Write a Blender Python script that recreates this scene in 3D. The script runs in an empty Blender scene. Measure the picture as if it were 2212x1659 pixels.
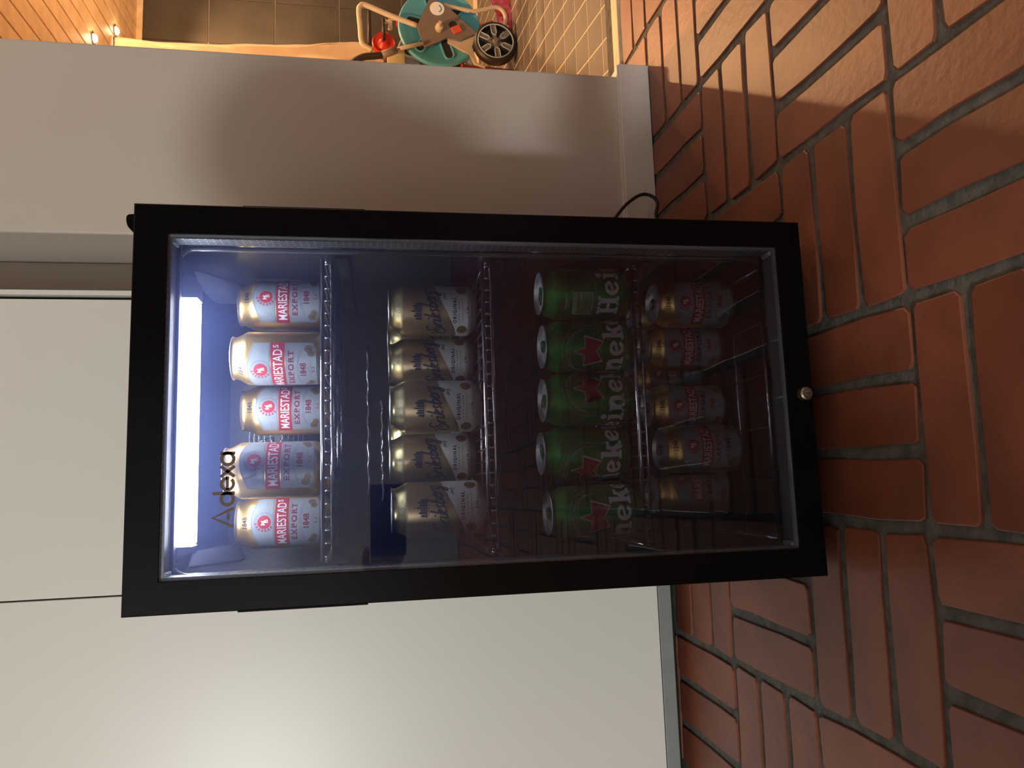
import bpy, bmesh, math, random
from mathutils import Vector, Matrix
PI = math.pi
random.seed(7)
scene = bpy.context.scene
C = scene.collection

# ------------------------------------------------------------------ camera
# photograph 2212 x 1659, taken with the phone turned a quarter turn (world up points to image left)
FPX = 1643.0
r_ = Vector((0.99104598, -0.03325788, 0.12931275))
d_ = Vector((0.01023273, 0.98461349, 0.17444648))
n_ = r_.cross(d_)
CAM = Vector((-0.0951, -0.8360, 0.5483))
def c2w(v):
    return Vector((r_.dot(v), n_.dot(v), -d_.dot(v)))
ax = c2w(Vector((0, 1, 0))).normalized()
az = (-c2w(Vector((0, 0, 1)))).normalized()
ay = az.cross(ax)
cd = bpy.data.cameras.new('camera')
cam = bpy.data.objects.new('camera', cd)
C.objects.link(cam)
cam.matrix_world = Matrix(((ax.x, ay.x, az.x, CAM.x), (ax.y, ay.y, az.y, CAM.y), (ax.z, ay.z, az.z, CAM.z), (0, 0, 0, 1)))
cd.sensor_fit = 'HORIZONTAL'; cd.sensor_width = 36.0; cd.lens = FPX / 2212 * 36.0
cd.clip_start = 0.02; cd.clip_end = 50
scene.camera = cam
def at(px, py, Y):
    """a point of the photograph at depth Y (metres behind the fridge door)"""
    w = c2w(Vector(((1659 - py - 829.5) / FPX, (px - 1106.0) / FPX, 1.0)))
    t = (Y - CAM.y) / w.y
    return CAM + w * t

# ------------------------------------------------------------------ world, lights, exposure
wd = bpy.data.worlds.new('world'); scene.world = wd; wd.use_nodes = True
wd.node_tree.nodes['Background'].inputs[0].default_value = (0.30, 0.32, 0.40, 1)
wd.node_tree.nodes['Background'].inputs[1].default_value = 0.02
vs = scene.view_settings
vs.view_transform = 'Standard'; vs.look = 'None'; vs.exposure = 0.07; vs.gamma = 1.0; vs.use_curve_mapping = False

def light(name, kind, loc, target, power, color, size=0.1, spot=None, blend=0.5):
    l = bpy.data.lights.new(name, kind); l.energy = power; l.color = color
    if kind in ('POINT', 'SPOT'): l.shadow_soft_size = size
    if kind == 'AREA': l.size = size
    if kind == 'SPOT': l.spot_size = math.radians(spot); l.spot_blend = blend
    o = bpy.data.objects.new(name, l); C.objects.link(o); o.location = loc
    if target is not None:
        o.rotation_euler = (Vector(target) - Vector(loc)).to_track_quat('-Z', 'Y').to_euler()
    return o
light('room_lamp', 'POINT', (-2.12, -3.84, 1.40), None, 345, (0.95, 0.97, 0.92), 0.10)
light('bathroom_fill', 'POINT', (2.95, 2.35, 1.42), None, 72, (1.0, 0.55, 0.25), 0.06)  # added light without a fixture, brightens the pine ceiling
light('warm_fill', 'POINT', (1.80, 0.02, 1.95), None, 13, (1.0, 0.56, 0.27), 0.08)  # unseen warm light, added to tint the right wall and floor

cy_ = scene.cycles
cy_.max_bounces = 9; cy_.diffuse_bounces = 4; cy_.glossy_bounces = 4; cy_.transparent_max_bounces = 12; cy_.caustics_reflective = False; cy_.caustics_refractive = False
# ------------------------------------------------------------------ materials
def lin(c):
    return tuple(((x / 255) / 12.92 if x / 255 <= 0.04045 else ((x / 255 + 0.055) / 1.055) ** 2.4) for x in c)
MATS = {}
def mat(name, col, rough=0.5, metal=0.0, var=0.0, scale=30.0, bump=0.0, bscale=200.0, rand=0.0, spec=0.5, emit=0.0, coat=0.0, col2=None):
    m = bpy.data.materials.new(name); m.use_nodes = True
    nt = m.node_tree; b = nt.nodes['Principled BSDF']
    b.inputs['Roughness'].default_value = rough; b.inputs['Metallic'].default_value = metal
    b.inputs['Specular IOR Level'].default_value = spec
    b.inputs['Coat Weight'].default_value = coat
    tc = nt.nodes.new('ShaderNodeTexCoord')
    nz = nt.nodes.new('ShaderNodeTexNoise'); nz.inputs['Scale'].default_value = scale; nz.inputs['Detail'].default_value = 5
    nt.links.new(tc.outputs['Object'], nz.inputs['Vector'])
    mx = nt.nodes.new('ShaderNodeMix'); mx.data_type = 'RGBA'
    mx.inputs[6].default_value = (*col, 1)
    mx.inputs[7].default_value = (*(col2 if col2 else tuple(max(0, c * (1 - var)) for c in col)), 1)
    rmp = nt.nodes.new('ShaderNodeMapRange'); rmp.inputs[1].default_value = 0.35; rmp.inputs[2].default_value = 0.65
    nt.links.new(nz.outputs['Fac'], rmp.inputs[0]); nt.links.new(rmp.outputs[0], mx.inputs[0])
    out = mx.outputs[2]
    if rand > 0:
        oi = nt.nodes.new('ShaderNodeObjectInfo')
        hs = nt.nodes.new('ShaderNodeHueSaturation')
        mr = nt.nodes.new('ShaderNodeMapRange'); mr.inputs[3].default_value = 1 - rand; mr.inputs[4].default_value = 1 + rand
        nt.links.new(oi.outputs['Random'], mr.inputs[0]); nt.links.new(mr.outputs[0], hs.inputs['Value'])
        nt.links.new(out, hs.inputs['Color']); out = hs.outputs['Color']
    nt.links.new(out, b.inputs['Base Color'])
    if bump > 0:
        n2 = nt.nodes.new('ShaderNodeTexNoise'); n2.inputs['Scale'].default_value = bscale; n2.inputs['Detail'].default_value = 6
        nt.links.new(tc.outputs['Object'], n2.inputs['Vector'])
        bp = nt.nodes.new('ShaderNodeBump'); bp.inputs['Strength'].default_value = bump; bp.inputs['Distance'].default_value = 0.002
        nt.links.new(n2.outputs['Fac'], bp.inputs['Height']); nt.links.new(bp.outputs[0], b.inputs['Normal'])
    if emit > 0:
        b.inputs['Emission Color'].default_value = (*col, 1); b.inputs['Emission Strength'].default_value = emit
    MATS[name] = m
    return m

M_brick = mat('terracotta_brick', (0.235, 0.074, 0.042), 0.40, var=0.30, scale=9, bump=0.30, bscale=75, rand=0.16, spec=0.42)
M_grout = mat('cement_grout', (0.135, 0.130, 0.120), 0.9, var=0.40, scale=60, bump=0.6, bscale=220, spec=0.2)
M_wall = mat('white_painted_wall', (0.545, 0.49, 0.435), 0.75, var=0.03, scale=4, bump=0.06, bscale=350)
M_base = mat('white_baseboard_paint', (0.66, 0.62, 0.58), 0.45, var=0.03)
M_door = mat('white_laminate', (0.70, 0.695, 0.655), 0.36, var=0.015, scale=3, bump=0.012, bscale=900)
M_dooredge = mat('white_edge_band', (0.72, 0.70, 0.66), 0.4, var=0.02)
M_gap = mat('gap_shade', (0.006, 0.006, 0.007), 0.9)  # near-black paints the shade in wardrobe gaps and under its base
M_plinth = mat('grey_plinth', (0.23, 0.24, 0.235), 0.45, var=0.08)
M_wood = mat('pine_wood', (0.85, 0.60, 0.38), 0.5, var=0.18, scale=14, rand=0.08)
M_thresh = mat('light_wood_threshold', (0.70, 0.55, 0.36), 0.5, var=0.2, scale=20)
M_tile = mat('grey_wall_tile', (0.058, 0.054, 0.050), 0.35, var=0.25, scale=6, rand=0.06)
M_tilegrout = mat('pale_tile_grout', (0.42, 0.36, 0.30), 0.85)
M_ftile = mat('grey_floor_tile', (0.125, 0.112, 0.098), 0.55, var=0.2, scale=8, rand=0.10)
M_fgrout = mat('sand_floor_grout', (0.58, 0.50, 0.38), 0.85)
M_black = mat('black_gloss_plastic', (0.004, 0.0043, 0.0055), 0.24, var=0.1, spec=0.16)
M_body = mat('black_cabinet_paint', (0.006, 0.006, 0.007), 0.45)
M_liner = mat('dark_grey_liner', (0.026, 0.026, 0.032), 0.28, var=0.1, scale=5, spec=0.4)
M_rim = mat('highlit_gloss_liner_edge', (0.10, 0.10, 0.12), 0.16, spec=0.6)  # liner grey lightened, paints the lamp highlight on rim and brackets
M_chrome = mat('chrome_wire', (0.80, 0.82, 0.86), 0.16, metal=1.0)
M_wire = mat('shaded_shelf_wire', (0.34, 0.35, 0.38), 0.3, metal=1.0)  # chrome darkened, interior shade put into the wire colour
M_steel = mat('bright_aluminium', (0.80, 0.80, 0.82), 0.25, metal=1.0)
M_lid = mat('brushed_can_lid', (0.80, 0.81, 0.84), 0.42, metal=1.0, bump=0.05, bscale=400)
M_gold = mat('gold_can_metal', (0.86, 0.56, 0.20), 0.36, metal=0.92, var=0.05)
M_gold2 = mat('pale_gold_neck', (0.86, 0.72, 0.36), 0.30, metal=0.92)
M_amber = mat('amber_can_metal', (0.54, 0.37, 0.20), 0.40, metal=0.75, var=0.08, scale=25)
M_green = mat('green_can_metal', (0.030, 0.26, 0.040), 0.40, metal=0.65)
M_greentab = mat('green_tab', (0.03, 0.30, 0.06), 0.3, metal=0.8)
M_lab = mat('white_label_print', (0.80, 0.79, 0.74), 0.45)
M_silver = mat('silver_grey_label_print', (0.36, 0.385, 0.41), 0.42, metal=0.15)
M_labline = mat('grey_blue_label_print', (0.20, 0.22, 0.34), 0.5)
M_red = mat('red_label_print', (0.48, 0.035, 0.055), 0.45)
M_dred = mat('dark_red_label_print', (0.26, 0.03, 0.06), 0.5)
M_white = mat('white_print', (0.86, 0.86, 0.86), 0.45)
M_navy = mat('navy_print', (0.020, 0.022, 0.060), 0.5)
M_coin = mat('bronze_coin_print', (0.30, 0.20, 0.10), 0.45, metal=0.3)
M_coin2 = mat('dark_coin_print', (0.10, 0.07, 0.05), 0.5)
M_palegreen = mat('pale_green_print', (0.42, 0.50, 0.36), 0.5)
M_bronze = mat('bronze_lettering', (0.105, 0.060, 0.040), 0.5)
M_brass = mat('lock_nickel', (0.55, 0.45, 0.36), 0.25, metal=1.0)
M_rubber = mat('black_cable_rubber', (0.008, 0.008, 0.009), 0.5)
M_teal = mat('teal_plastic', (0.085, 0.37, 0.47), 0.42, var=0.12, scale=12)
M_lilac = mat('lavender_lit_teal_plastic', (0.22, 0.26, 0.36), 0.5, var=0.1)  # the drum's teal with lavender light put into the colour
M_plate = mat('grey_brown_plastic', (0.20, 0.16, 0.13), 0.5, var=0.08)
M_cream = mat('cream_painted_steel', (0.60, 0.48, 0.33), 0.45, var=0.1)
M_dark = mat('dark_plastic', (0.022, 0.016, 0.014), 0.5)
M_redp = mat('red_plastic', (0.60, 0.035, 0.020), 0.4)
M_orange = mat('orange_red_plastic', (0.66, 0.10, 0.05), 0.45)
M_pink = mat('pink_towelling', (0.95, 0.24, 0.36), 0.95, var=0.40, scale=45, bump=1.0, bscale=120)
M_paleb = mat('pale_blue_plastic', (0.36, 0.46, 0.50), 0.5)
M_yel = mat('pale_yellow_plastic', (0.55, 0.48, 0.26), 0.5)
M_curt = mat('white_curtain_cloth', (0.88, 0.78, 0.66), 0.85, var=0.06, scale=18, bump=0.5, bscale=60)
M_led = mat('led_light', (0.86, 0.93, 1.0), 0.4, emit=62.0)
M_ledhouse = mat('frosted_lamp_end', (0.55, 0.58, 0.62), 0.3)
M_bulb = mat('lit_bulb', (1.0, 0.74, 0.38), 0.4, emit=120.0)
M_ceil = mat('white_ceiling_paint', (0.42, 0.40, 0.38), 0.9)
M_rear = mat('grey_beige_wall_paint', (0.27, 0.255, 0.24), 0.85)

def glass_mat(name, dust, dustcol, gloss=1.0):
    m = bpy.data.materials.new(name); m.use_nodes = True
    nt = m.node_tree; nt.nodes.clear()
    out = nt.nodes.new('ShaderNodeOutputMaterial')
    tr = nt.nodes.new('ShaderNodeBsdfTransparent'); tr.inputs[0].default_value = (0.88, 0.89, 0.91, 1)
    gl = nt.nodes.new('ShaderNodeBsdfGlossy'); gl.inputs['Roughness'].default_value = 0.0
    fr = nt.nodes.new('ShaderNodeFresnel'); fr.inputs[0].default_value = 1.5
    mu = nt.nodes.new('ShaderNodeMath'); mu.operation = 'MULTIPLY'; mu.inputs[1].default_value = gloss
    nt.links.new(fr.outputs[0], mu.inputs[0])
    m1 = nt.nodes.new('ShaderNodeMixShader'); nt.links.new(mu.outputs[0], m1.inputs[0])
    nt.links.new(tr.outputs[0], m1.inputs[1]); nt.links.new(gl.outputs[0], m1.inputs[2])
    # a thin film of dust and dried condensation on the pane scatters the cabinet light
    tl = nt.nodes.new('ShaderNodeBsdfTranslucent'); tl.inputs[0].default_value = (*dustcol, 1)
    tc = nt.nodes.new('ShaderNodeTexCoord')
    nz = nt.nodes.new('ShaderNodeTexNoise'); nz.inputs['Scale'].default_value = 9; nz.inputs['Detail'].default_value = 7
    nt.links.new(tc.outputs['Object'], nz.inputs['Vector'])
    mr = nt.nodes.new('ShaderNodeMapRange'); mr.inputs[1].default_value = 0.3; mr.inputs[2].default_value = 0.7
    mr.inputs[3].default_value = dust * 0.7; mr.inputs[4].default_value = dust * 1.3
    nt.links.new(nz.outputs['Fac'], mr.inputs[0])
    m2 = nt.nodes.new('ShaderNodeMixShader'); nt.links.new(mr.outputs[0], m2.inputs[0])
    nt.links.new(m1.outputs[0], m2.inputs[1]); nt.links.new(tl.outputs[0], m2.inputs[2])
    nt.links.new(m2.outputs[0], out.inputs[0])
    return m
M_glass = glass_mat('door_glass', 0.042, (0.30, 0.38, 0.95), 1.0)
M_glass2 = glass_mat('inner_glass', 0.014, (0.30, 0.38, 0.95), 0.5)

def spacer_mat():
    m = mat('perforated_spacer', (0.55, 0.56, 0.60), 0.45, metal=0.8)
    nt = m.node_tree; b = nt.nodes['Principled BSDF']
    tc = nt.nodes.new('ShaderNodeTexCoord'); vo = nt.nodes.new('ShaderNodeTexVoronoi'); vo.inputs['Scale'].default_value = 130
    vo.inputs['Randomness'].default_value = 0.0
    nt.links.new(tc.outputs['Object'], vo.inputs['Vector'])
    lt = nt.nodes.new('ShaderNodeMath'); lt.operation = 'LESS_THAN'; lt.inputs[1].default_value = 0.26
    nt.links.new(vo.outputs['Distance'], lt.inputs[0])
    mx = nt.nodes.new('ShaderNodeMix'); mx.data_type = 'RGBA'
    mx.inputs[6].default_value = (0.26, 0.27, 0.30, 1); mx.inputs[7].default_value = (0.95, 0.95, 0.97, 1)  # bright dots: light through the perforations, put into the colour
    nt.links.new(lt.outputs[0], mx.inputs[0]); nt.links.new(mx.outputs[2], b.inputs['Base Color'])
    return m
M_spacer = spacer_mat()

# ------------------------------------------------------------------ mesh helpers
def obj(name, bm, m, parent=None, smooth=False):
    me = bpy.data.meshes.new(name)
    bmesh.ops.recalc_face_normals(bm, faces=bm.faces)
    if smooth:
        for f in bm.faces: f.smooth = True
        if smooth != 'all':
            for e in bm.edges:
                if len(e.link_faces) == 2 and e.calc_face_angle(0) > math.radians(38): e.smooth = False
    bm.to_mesh(me); bm.free()
    for mm in (m if isinstance(m, (list, tuple)) else [m]): me.materials.append(mm)
    o = bpy.data.objects.new(name, me); C.objects.link(o)
    if parent is not None: o.parent = parent
    return o
def inst(name, me, parent=None, loc=(0, 0, 0), rot=(0, 0, 0)):
    o = bpy.data.objects.new(name, me); C.objects.link(o); o.location = loc; o.rotation_euler = rot
    if parent is not None: o.parent = parent
    return o
def tag(o, label, cat, group=None):
    o['label'] = label; o['category'] = cat
    if group: o['group'] = group
    return o
def thing(name, label, cat, loc=(0, 0, 0), rz=0, group=None):
    o = bpy.data.objects.new(name, None); C.objects.link(o)
    o.location = loc; o.rotation_euler = (0, 0, rz); o.empty_display_size = 0.05
    return tag(o, label, cat, group)
def struct(o, label):
    o['kind'] = 'structure'; o['label'] = label
    return o
def box(bm, x0, x1, y0, y1, z0, z1, bev=0.0, seg=2):
    g = bmesh.ops.create_cube(bm, size=1.0)
    vs_ = g['verts']
    for v in vs_:
        v.co = Vector(((x0 + x1) / 2 + v.co.x * (x1 - x0), (y0 + y1) / 2 + v.co.y * (y1 - y0), (z0 + z1) / 2 + v.co.z * (z1 - z0)))
    if bev > 0:
        es = list({e for v in vs_ for e in v.link_edges})
        bmesh.ops.bevel(bm, geom=es, offset=bev, segments=seg, affect='EDGES', profile=0.5)
    return bm
def B(*a, **k):
    return box(bmesh.new(), *a, **k)
def lathe(bm, prof, seg=48, mat_fn=None, axis='Z', center=(0, 0, 0)):
    rings = []
    def P(r, h, t):
        c, s = r * math.cos(t), r * math.sin(t)
        p = (c, s, h) if axis == 'Z' else ((c, h, s) if axis == 'Y' else (h, c, s))
        return Vector(p) + Vector(center)
    for r, h in prof:
        if r < 1e-6: rings.append([bm.verts.new(P(0, h, 0))])
        else: rings.append([bm.verts.new(P(r, h, 2 * PI * i / seg)) for i in range(seg)])
    for k in range(len(rings) - 1):
        a, b = rings[k], rings[k + 1]
        for i in range(seg):
            j = (i + 1) % seg
            if len(a) == 1 and len(b) == 1: break
            if len(a) == 1: f = bm.faces.new((a[0], b[i], b[j]))
            elif len(b) == 1: f = bm.faces.new((a[i], a[j], b[0]))
            else: f = bm.faces.new((a[i], a[j], b[j], b[i]))
            if mat_fn: f.material_index = mat_fn(k)
    return bm
def smooth_path(pts, n=6, closed=False):
    pts = [Vector(p) for p in pts]; out = []
    N = len(pts)
    rng = range(N if closed else N - 1)
    for i in rng:
        p0 = pts[(i - 1) % N] if (closed or i > 0) else pts[0]
        p1 = pts[i]; p2 = pts[(i + 1) % N]
        p3 = pts[(i + 2) % N] if (closed or i + 2 < N) else pts[-1]
        for k in range(n):
            t = k / n
            out.append(0.5 * ((2 * p1) + (p2 - p0) * t + (2 * p0 - 5 * p1 + 4 * p2 - p3) * t * t + (3 * p1 - p0 - 3 * p2 + p3) * t ** 3))
    if not closed: out.append(pts[-1])
    return out
def tube(bm, pts, r, seg=10, closed=False, ry=None):
    pts = [Vector(p) for p in pts]; N = len(pts); rings = []
    ref = None
    for i in range(N):
        if closed: t = pts[(i + 1) % N] - pts[i - 1]
        else: t = pts[min(i + 1, N - 1)] - pts[max(i - 1, 0)]
        t.normalize()
        if ref is None:
            ref = Vector((0, 0, 1)) if abs(t.z) < 0.9 else Vector((0, 1, 0))
            ref = (ref - t * ref.dot(t)).normalized()
        else:
            ref = (ref - t * ref.dot(t)).normalized()
        b = t.cross(ref)
        rr = r[i] if isinstance(r, (list, tuple)) else r
        rings.append([bm.verts.new(pts[i] + ref * rr * math.cos(2 * PI * k / seg) + b * (ry if ry else rr) * math.sin(2 * PI * k / seg)) for k in range(seg)])
    for i in range(N if closed else N - 1):
        a, b2 = rings[i], rings[(i + 1) % N]
        for k in range(seg):
            bm.faces.new((a[k], a[(k + 1) % seg], b2[(k + 1) % seg], b2[k]))
    if not closed:
        bm.faces.new(rings[0][::-1]); bm.faces.new(rings[-1])
    return bm
def T(pts, r, seg=10, closed=False):
    return tube(bmesh.new(), pts, r, seg, closed)
def prism(bm, poly, y0, y1):
    """polygon in (x, z), extruded along y"""
    a = [bm.verts.new((p[0], y0, p[1])) for p in poly]; b = [bm.verts.new((p[0], y1, p[1])) for p in poly]
    n = len(poly)
    bm.faces.new(a); bm.faces.new(b[::-1])
    for i in range(n): bm.faces.new((a[i], b[i], b[(i + 1) % n], a[(i + 1) % n]))
    return bm

# flat print: 2-D shapes in (s, z) that are wrapped on a can or laid on a plane
def poly2(bm, pts):
    f = bm.faces.new([bm.verts.new((p[0], 0, p[1])) for p in pts])
    bmesh.ops.triangulate(bm, faces=[f])
    return bm
def disc2(bm, cx, cz, rx, rz=None, n=28):
    return poly2(bm, [(cx + rx * math.cos(2 * PI * i / n), cz + (rz or rx) * math.sin(2 * PI * i / n)) for i in range(n)])
def stroke2(bm, pts, w, closed=False, smooth=0, pen=None):
    p3 = [Vector((p[0], p[1], 0)) for p in pts]
    if smooth: p3 = smooth_path(p3, smooth, closed)
    N = len(p3); L = []; R = []
    for i in range(N):
        t = (p3[(i + 1) % N] - p3[i - 1]) if closed else (p3[min(i + 1, N - 1)] - p3[max(i - 1, 0)])
        if t.length < 1e-9: t = Vector((1, 0, 0))
        t.normalize(); nrm = Vector((-t.y, t.x, 0))
        ww = w * (pen[0] + (1 - pen[0]) * abs(t.dot(Vector((math.cos(pen[1]), math.sin(pen[1]), 0))))) if pen else w
        L.append(bm.verts.new((p3[i].x + nrm.x * ww / 2, 0, p3[i].y + nrm.y * ww / 2)))
        R.append(bm.verts.new((p3[i].x - nrm.x * ww / 2, 0, p3[i].y - nrm.y * ww / 2)))
    for i in range(N if closed else N - 1):
        j = (i + 1) % N
        bm.faces.new((L[i], R[i], R[j], L[j]))
    return bm
def text2(bm, s, cx, cz, height, width=None, bold=0.0, arc=None, spacing=1.0):
    cu = bpy.data.curves.new('print', 'FONT'); cu.body = s; cu.size = 1.0; cu.offset = bold; cu.space_character = spacing
    cu.resolution_u = 3
    o = bpy.data.objects.new('print', cu); C.objects.link(o)
    dg = bpy.context.evaluated_depsgraph_get(); dg.update()
    me = bpy.data.meshes.new_from_object(o.evaluated_get(dg))
    xs = [v.co.x for v in me.vertices]; ys = [v.co.y for v in me.vertices]
    x0, x1, y0, y1 = min(xs), max(xs), min(ys), max(ys)
    k = height / 0.72 if any(ch in 'gjpqy' for ch in s) else height / (y1 - y0)
    kx = width / (x1 - x0) if width else k
    vm = []
    for v in me.vertices:
        X = (v.co.x - (x0 + x1) / 2) * kx; Z = (v.co.y - (y0 + y1) / 2) * k
        if arc:
            a = X / arc; X, Z = (arc + Z) * math.sin(a), (arc + Z) * math.cos(a) - arc
        vm.append(bm.verts.new((cx + X, 0, cz + Z)))
    for p in me.polygons:
        try: bm.faces.new([vm[i] for i in p.vertices])
        except ValueError: pass
    bpy.data.objects.remove(o); bpy.data.curves.remove(cu); bpy.data.meshes.remove(me)
    return bm

CAN_R = 0.0331
BODY = [(0.0, 0.0075), (0.017, 0.006), (0.0225, 0.001), (0.0238, 0.0), (0.0252, 0.0008), (0.0300, 0.0065), (0.0322, 0.0092), (0.0331, 0.0125),
        (0.0331, 0.0945), (0.0326, 0.0970), (0.0312, 0.1000), (0.0288, 0.1042), (0.0270, 0.1080), (0.0263, 0.1108), (0.0266, 0.1132), (0.0272, 0.1140)]
LID = [(0.0272, 0.1136), (0.0275, 0.1144), (0.0271, 0.1150), (0.0264, 0.1150), (0.0258, 0.1138), (0.0246, 0.1098), (0.0240, 0.1094), (0.0234, 0.1098), (0.0226, 0.1104), (0.0, 0.1104)]
def can_r(z):
    for (r0, z0), (r1, z1) in zip(BODY[1:], BODY[2:]):
        if z0 <= z <= z1 and z1 > z0 + 1e-9: return r0 + (r1 - r0) * (z - z0) / (z1 - z0)
    return CAN_R
def wrap(bm, off, a0=0.0):
    for k in range(-42, 43):
        s = k * 0.0025
        g = [e for e in bm.verts] + [e for e in bm.edges] + [e for e in bm.faces]
        xs = [v.co.x for v in bm.verts]
        if min(xs) < s < max(xs):
            bmesh.ops.bisect_plane(bm, geom=g, plane_co=(s, 0, 0), plane_no=(1, 0, 0))
    for z in (0.0065, 0.0092, 0.0125, 0.0945, 0.097, 0.1, 0.1042):
        zs = [v.co.z for v in bm.verts]
        if min(zs) < z < max(zs):
            bmesh.ops.bisect_plane(bm, geom=bm.verts[:] + bm.edges[:] + bm.faces[:], plane_co=(0, 0, z), plane_no=(0, 0, 1))
    for v in bm.verts:
        a = v.co.x / CAN_R + a0; r = can_r(v.co.z) + off
        v.co = Vector((r * math.sin(a), -r * math.cos(a), v.co.z))
    for f in bm.faces:      # print faces outwards
        f.normal_update()
        c = f.calc_center_median()
        if f.normal.dot(Vector((c.x, c.y, 0))) < 0: f.normal_flip()
    return bm
def pobj(name, bm, m, parent):
    me = bpy.data.meshes.new(name); bm.to_mesh(me); bm.free(); me.materials.append(m)
    o = bpy.data.objects.new(name, me); C.objects.link(o); o.parent = parent
    if name in PRINT: o['kind'] = 'stuff'
    return o
PRINT = {'label_lines', 'medals', 'medal_lines', 'seals', 'seal_lines', 'name_lettering', 'red_lettering', 'navy_lettering', 'script_lettering', 'neck_lettering', 'small_lettering', 'back_lettering', 'information_lines', 'wordmark', 'brewery_picture', 'monogram', 'emblem'}

# ================================================================== THE SETTING
# ---- brick floor: basket weave, three bricks to a square, slightly out of line with the fridge
O0 = Vector((0.083, -0.142, 0)); CX, CY = 0.2392, 0.2322; ROT = -0.021
def fw(i, j):   # floor grid -> world
    x, y = i * CX, j * CY
    return Vector((O0.x + x * math.cos(ROT) - y * math.sin(ROT) * 0.9, O0.y + x * math.sin(ROT) + y * math.cos(ROT), 0))
floor_o = obj('floor', B(-2.7, 2.3, -4.7, 0.80, -0.14, -0.0035), M_grout)
struct(floor_o, 'terracotta brick floor laid in a basket weave with wide grey cement joints')
brick_meshes = []
def brick_bm(L, Wd, seed, bm=None, M=None, pts=12):
    rnd = random.Random(seed); bm = bm or bmesh.new()
    out = []
    hx, hy = L / 2, Wd / 2; c = 0.006
    base = [(-hx + c, -hy), (-hx / 3, -hy), (hx / 3, -hy), (hx - c, -hy), (hx, -hy + c), (hx, hy - c), (hx - c, hy), (hx / 3, hy), (-hx / 3, hy), (-hx + c, hy), (-hx, hy - c), (-hx, -hy + c)]
    for (x, y) in base: out.append((x + rnd.uniform(-.0022, .0022), y + rnd.uniform(-.0020, .0018)))
    lv = [(-0.004, 1.0), (-0.0008, 1.0), (0.0, 0.985)]
    rings = []
    for z, k in lv:
        rr = []
        for (x, y) in out:
            if k < 1: x -= math.copysign(0.0012, x); y -= math.copysign(0.0012, y)
            v = Vector((x, y, z)); rr.append(bm.verts.new(M @ v if M else v))
        rings.append(rr)
    for a, b in zip(rings, rings[1:]):
        for i in range(12): bm.faces.new((a[i], a[(i + 1) % 12], b[(i + 1) % 12], b[i]))
    bm.faces.new(rings[-1])
    return bm
JW = 0.0130
for s in range(8):
    bm = brick_bm(CX - JW, CY / 3 - JW * 0.92, s)
    me = bpy.data.meshes.new('brick'); bmesh.ops.recalc_face_normals(bm, faces=bm.faces); bm.to_mesh(me); bm.free(); me.materials.append(M_brick)
    brick_meshes.append(me)
cut_mesh = []
rest = bmesh.new()
rb = random.Random(3)
for i in range(-12, 10):
    for j in range(-20, 4):
        along_y = (i + j) % 2 == 1
        for k in range(3):
            if along_y: p = fw(i + (k + .5) / 3, j + .5); rz = PI / 2 + ROT
            else: p = fw(i + .5, j + (k + .5) / 3); rz = ROT
            near = -6 <= i <= 5 and -4 <= j <= 3
            if p.x < -2.6 or p.x > 2.2 or p.y < -4.6: continue
            rz += rb.uniform(-.006, .006); p.x += rb.uniform(-.001, .001); p.y += rb.uniform(-.001, .001); p.z = rb.uniform(-.0008, .0006)
            if p.y + (0.12 if along_y else 0.04) > 0.70:
                if along_y and p.x > 0.5 and j == 3:     # bricks cut to fit at the bathroom threshold
                    o = obj('brick', brick_bm(0.136, CY / 3 - JW, 50 + k), M_brick, floor_o); o.location = (p.x, 0.617, 0); o.rotation_euler = (0, 0, rz)
                continue
            if near:
                inst('brick', rb.choice(brick_meshes), floor_o, p, (0, 0, rz + (PI if rb.random() < .5 else 0)))
            else:
                brick_bm(CX - JW, CY / 3 - JW, rb.randint(0, 999), rest, Matrix.Translation(p) @ Matrix.Rotation(rz, 4, 'Z'))
ro = obj('brick', rest, M_brick, floor_o); ro['kind'] = 'stuff'

# ---- walls of the room
WY = 0.55
wr = obj('wall_right', B(0.361, 0.716, WY, 0.736, 0.0, 2.5, bev=0.004), M_wall); struct(wr, 'white painted wall end between the fridge and the bathroom doorway')
b_ = bmesh.new(); box(b_, 0.362, 0.737, WY - 0.012, WY, 0.0, 0.063, bev=0.002); box(b_, 0.718, 0.737, WY, 0.66, 0.0, 0.063, bev=0.002)
box(b_, 0.362, 0.735, WY - 0.010, WY, 0.063, 0.0665, bev=0.001)
struct(obj('baseboard_right', b_, M_base), 'white painted baseboard running round the end of the wall')
struct(obj('wall_niche', B(-2.6, 0.361, 0.735, 0.80, 0.0, 2.5), M_wall), 'recessed wall strip in the gap beside the wardrobe')
struct(obj('wall_header', B(0.716, 2.2, WY, 0.72, 2.0, 2.5), M_wall), 'white wall above the bathroom doorway')
struct(obj('wall_doorway', B(1.55, 2.2, WY, 0.72, 0.0, 2.0), M_wall), 'white wall on the far side of the bathroom doorway')
struct(obj('wall_left', B(-2.7, -2.6, -4.6, 0.80, 0, 2.5), M_rear), 'plain wall on the left of the room')
struct(obj('wall_east', B(2.2, 2.3, -4.6, 0.72, 0, 2.5), M_rear), 'plain wall on the right of the room')
struct(obj('wall_rear', B(-2.6, 2.2, -4.7, -4.6, 0, 2.5), M_rear), 'plain wall behind the viewer')
struct(obj('ceiling', B(-2.7, 2.3, -4.7, 0.80, 2.5, 2.6), M_ceil), 'white ceiling of the room')
struct(obj('trim_1', B(0.738, 1.54, 0.692, 0.733, -0.02, 0.006, bev=0.003), M_thresh), 'pale wooden threshold strip between brick floor and bathroom')

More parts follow.
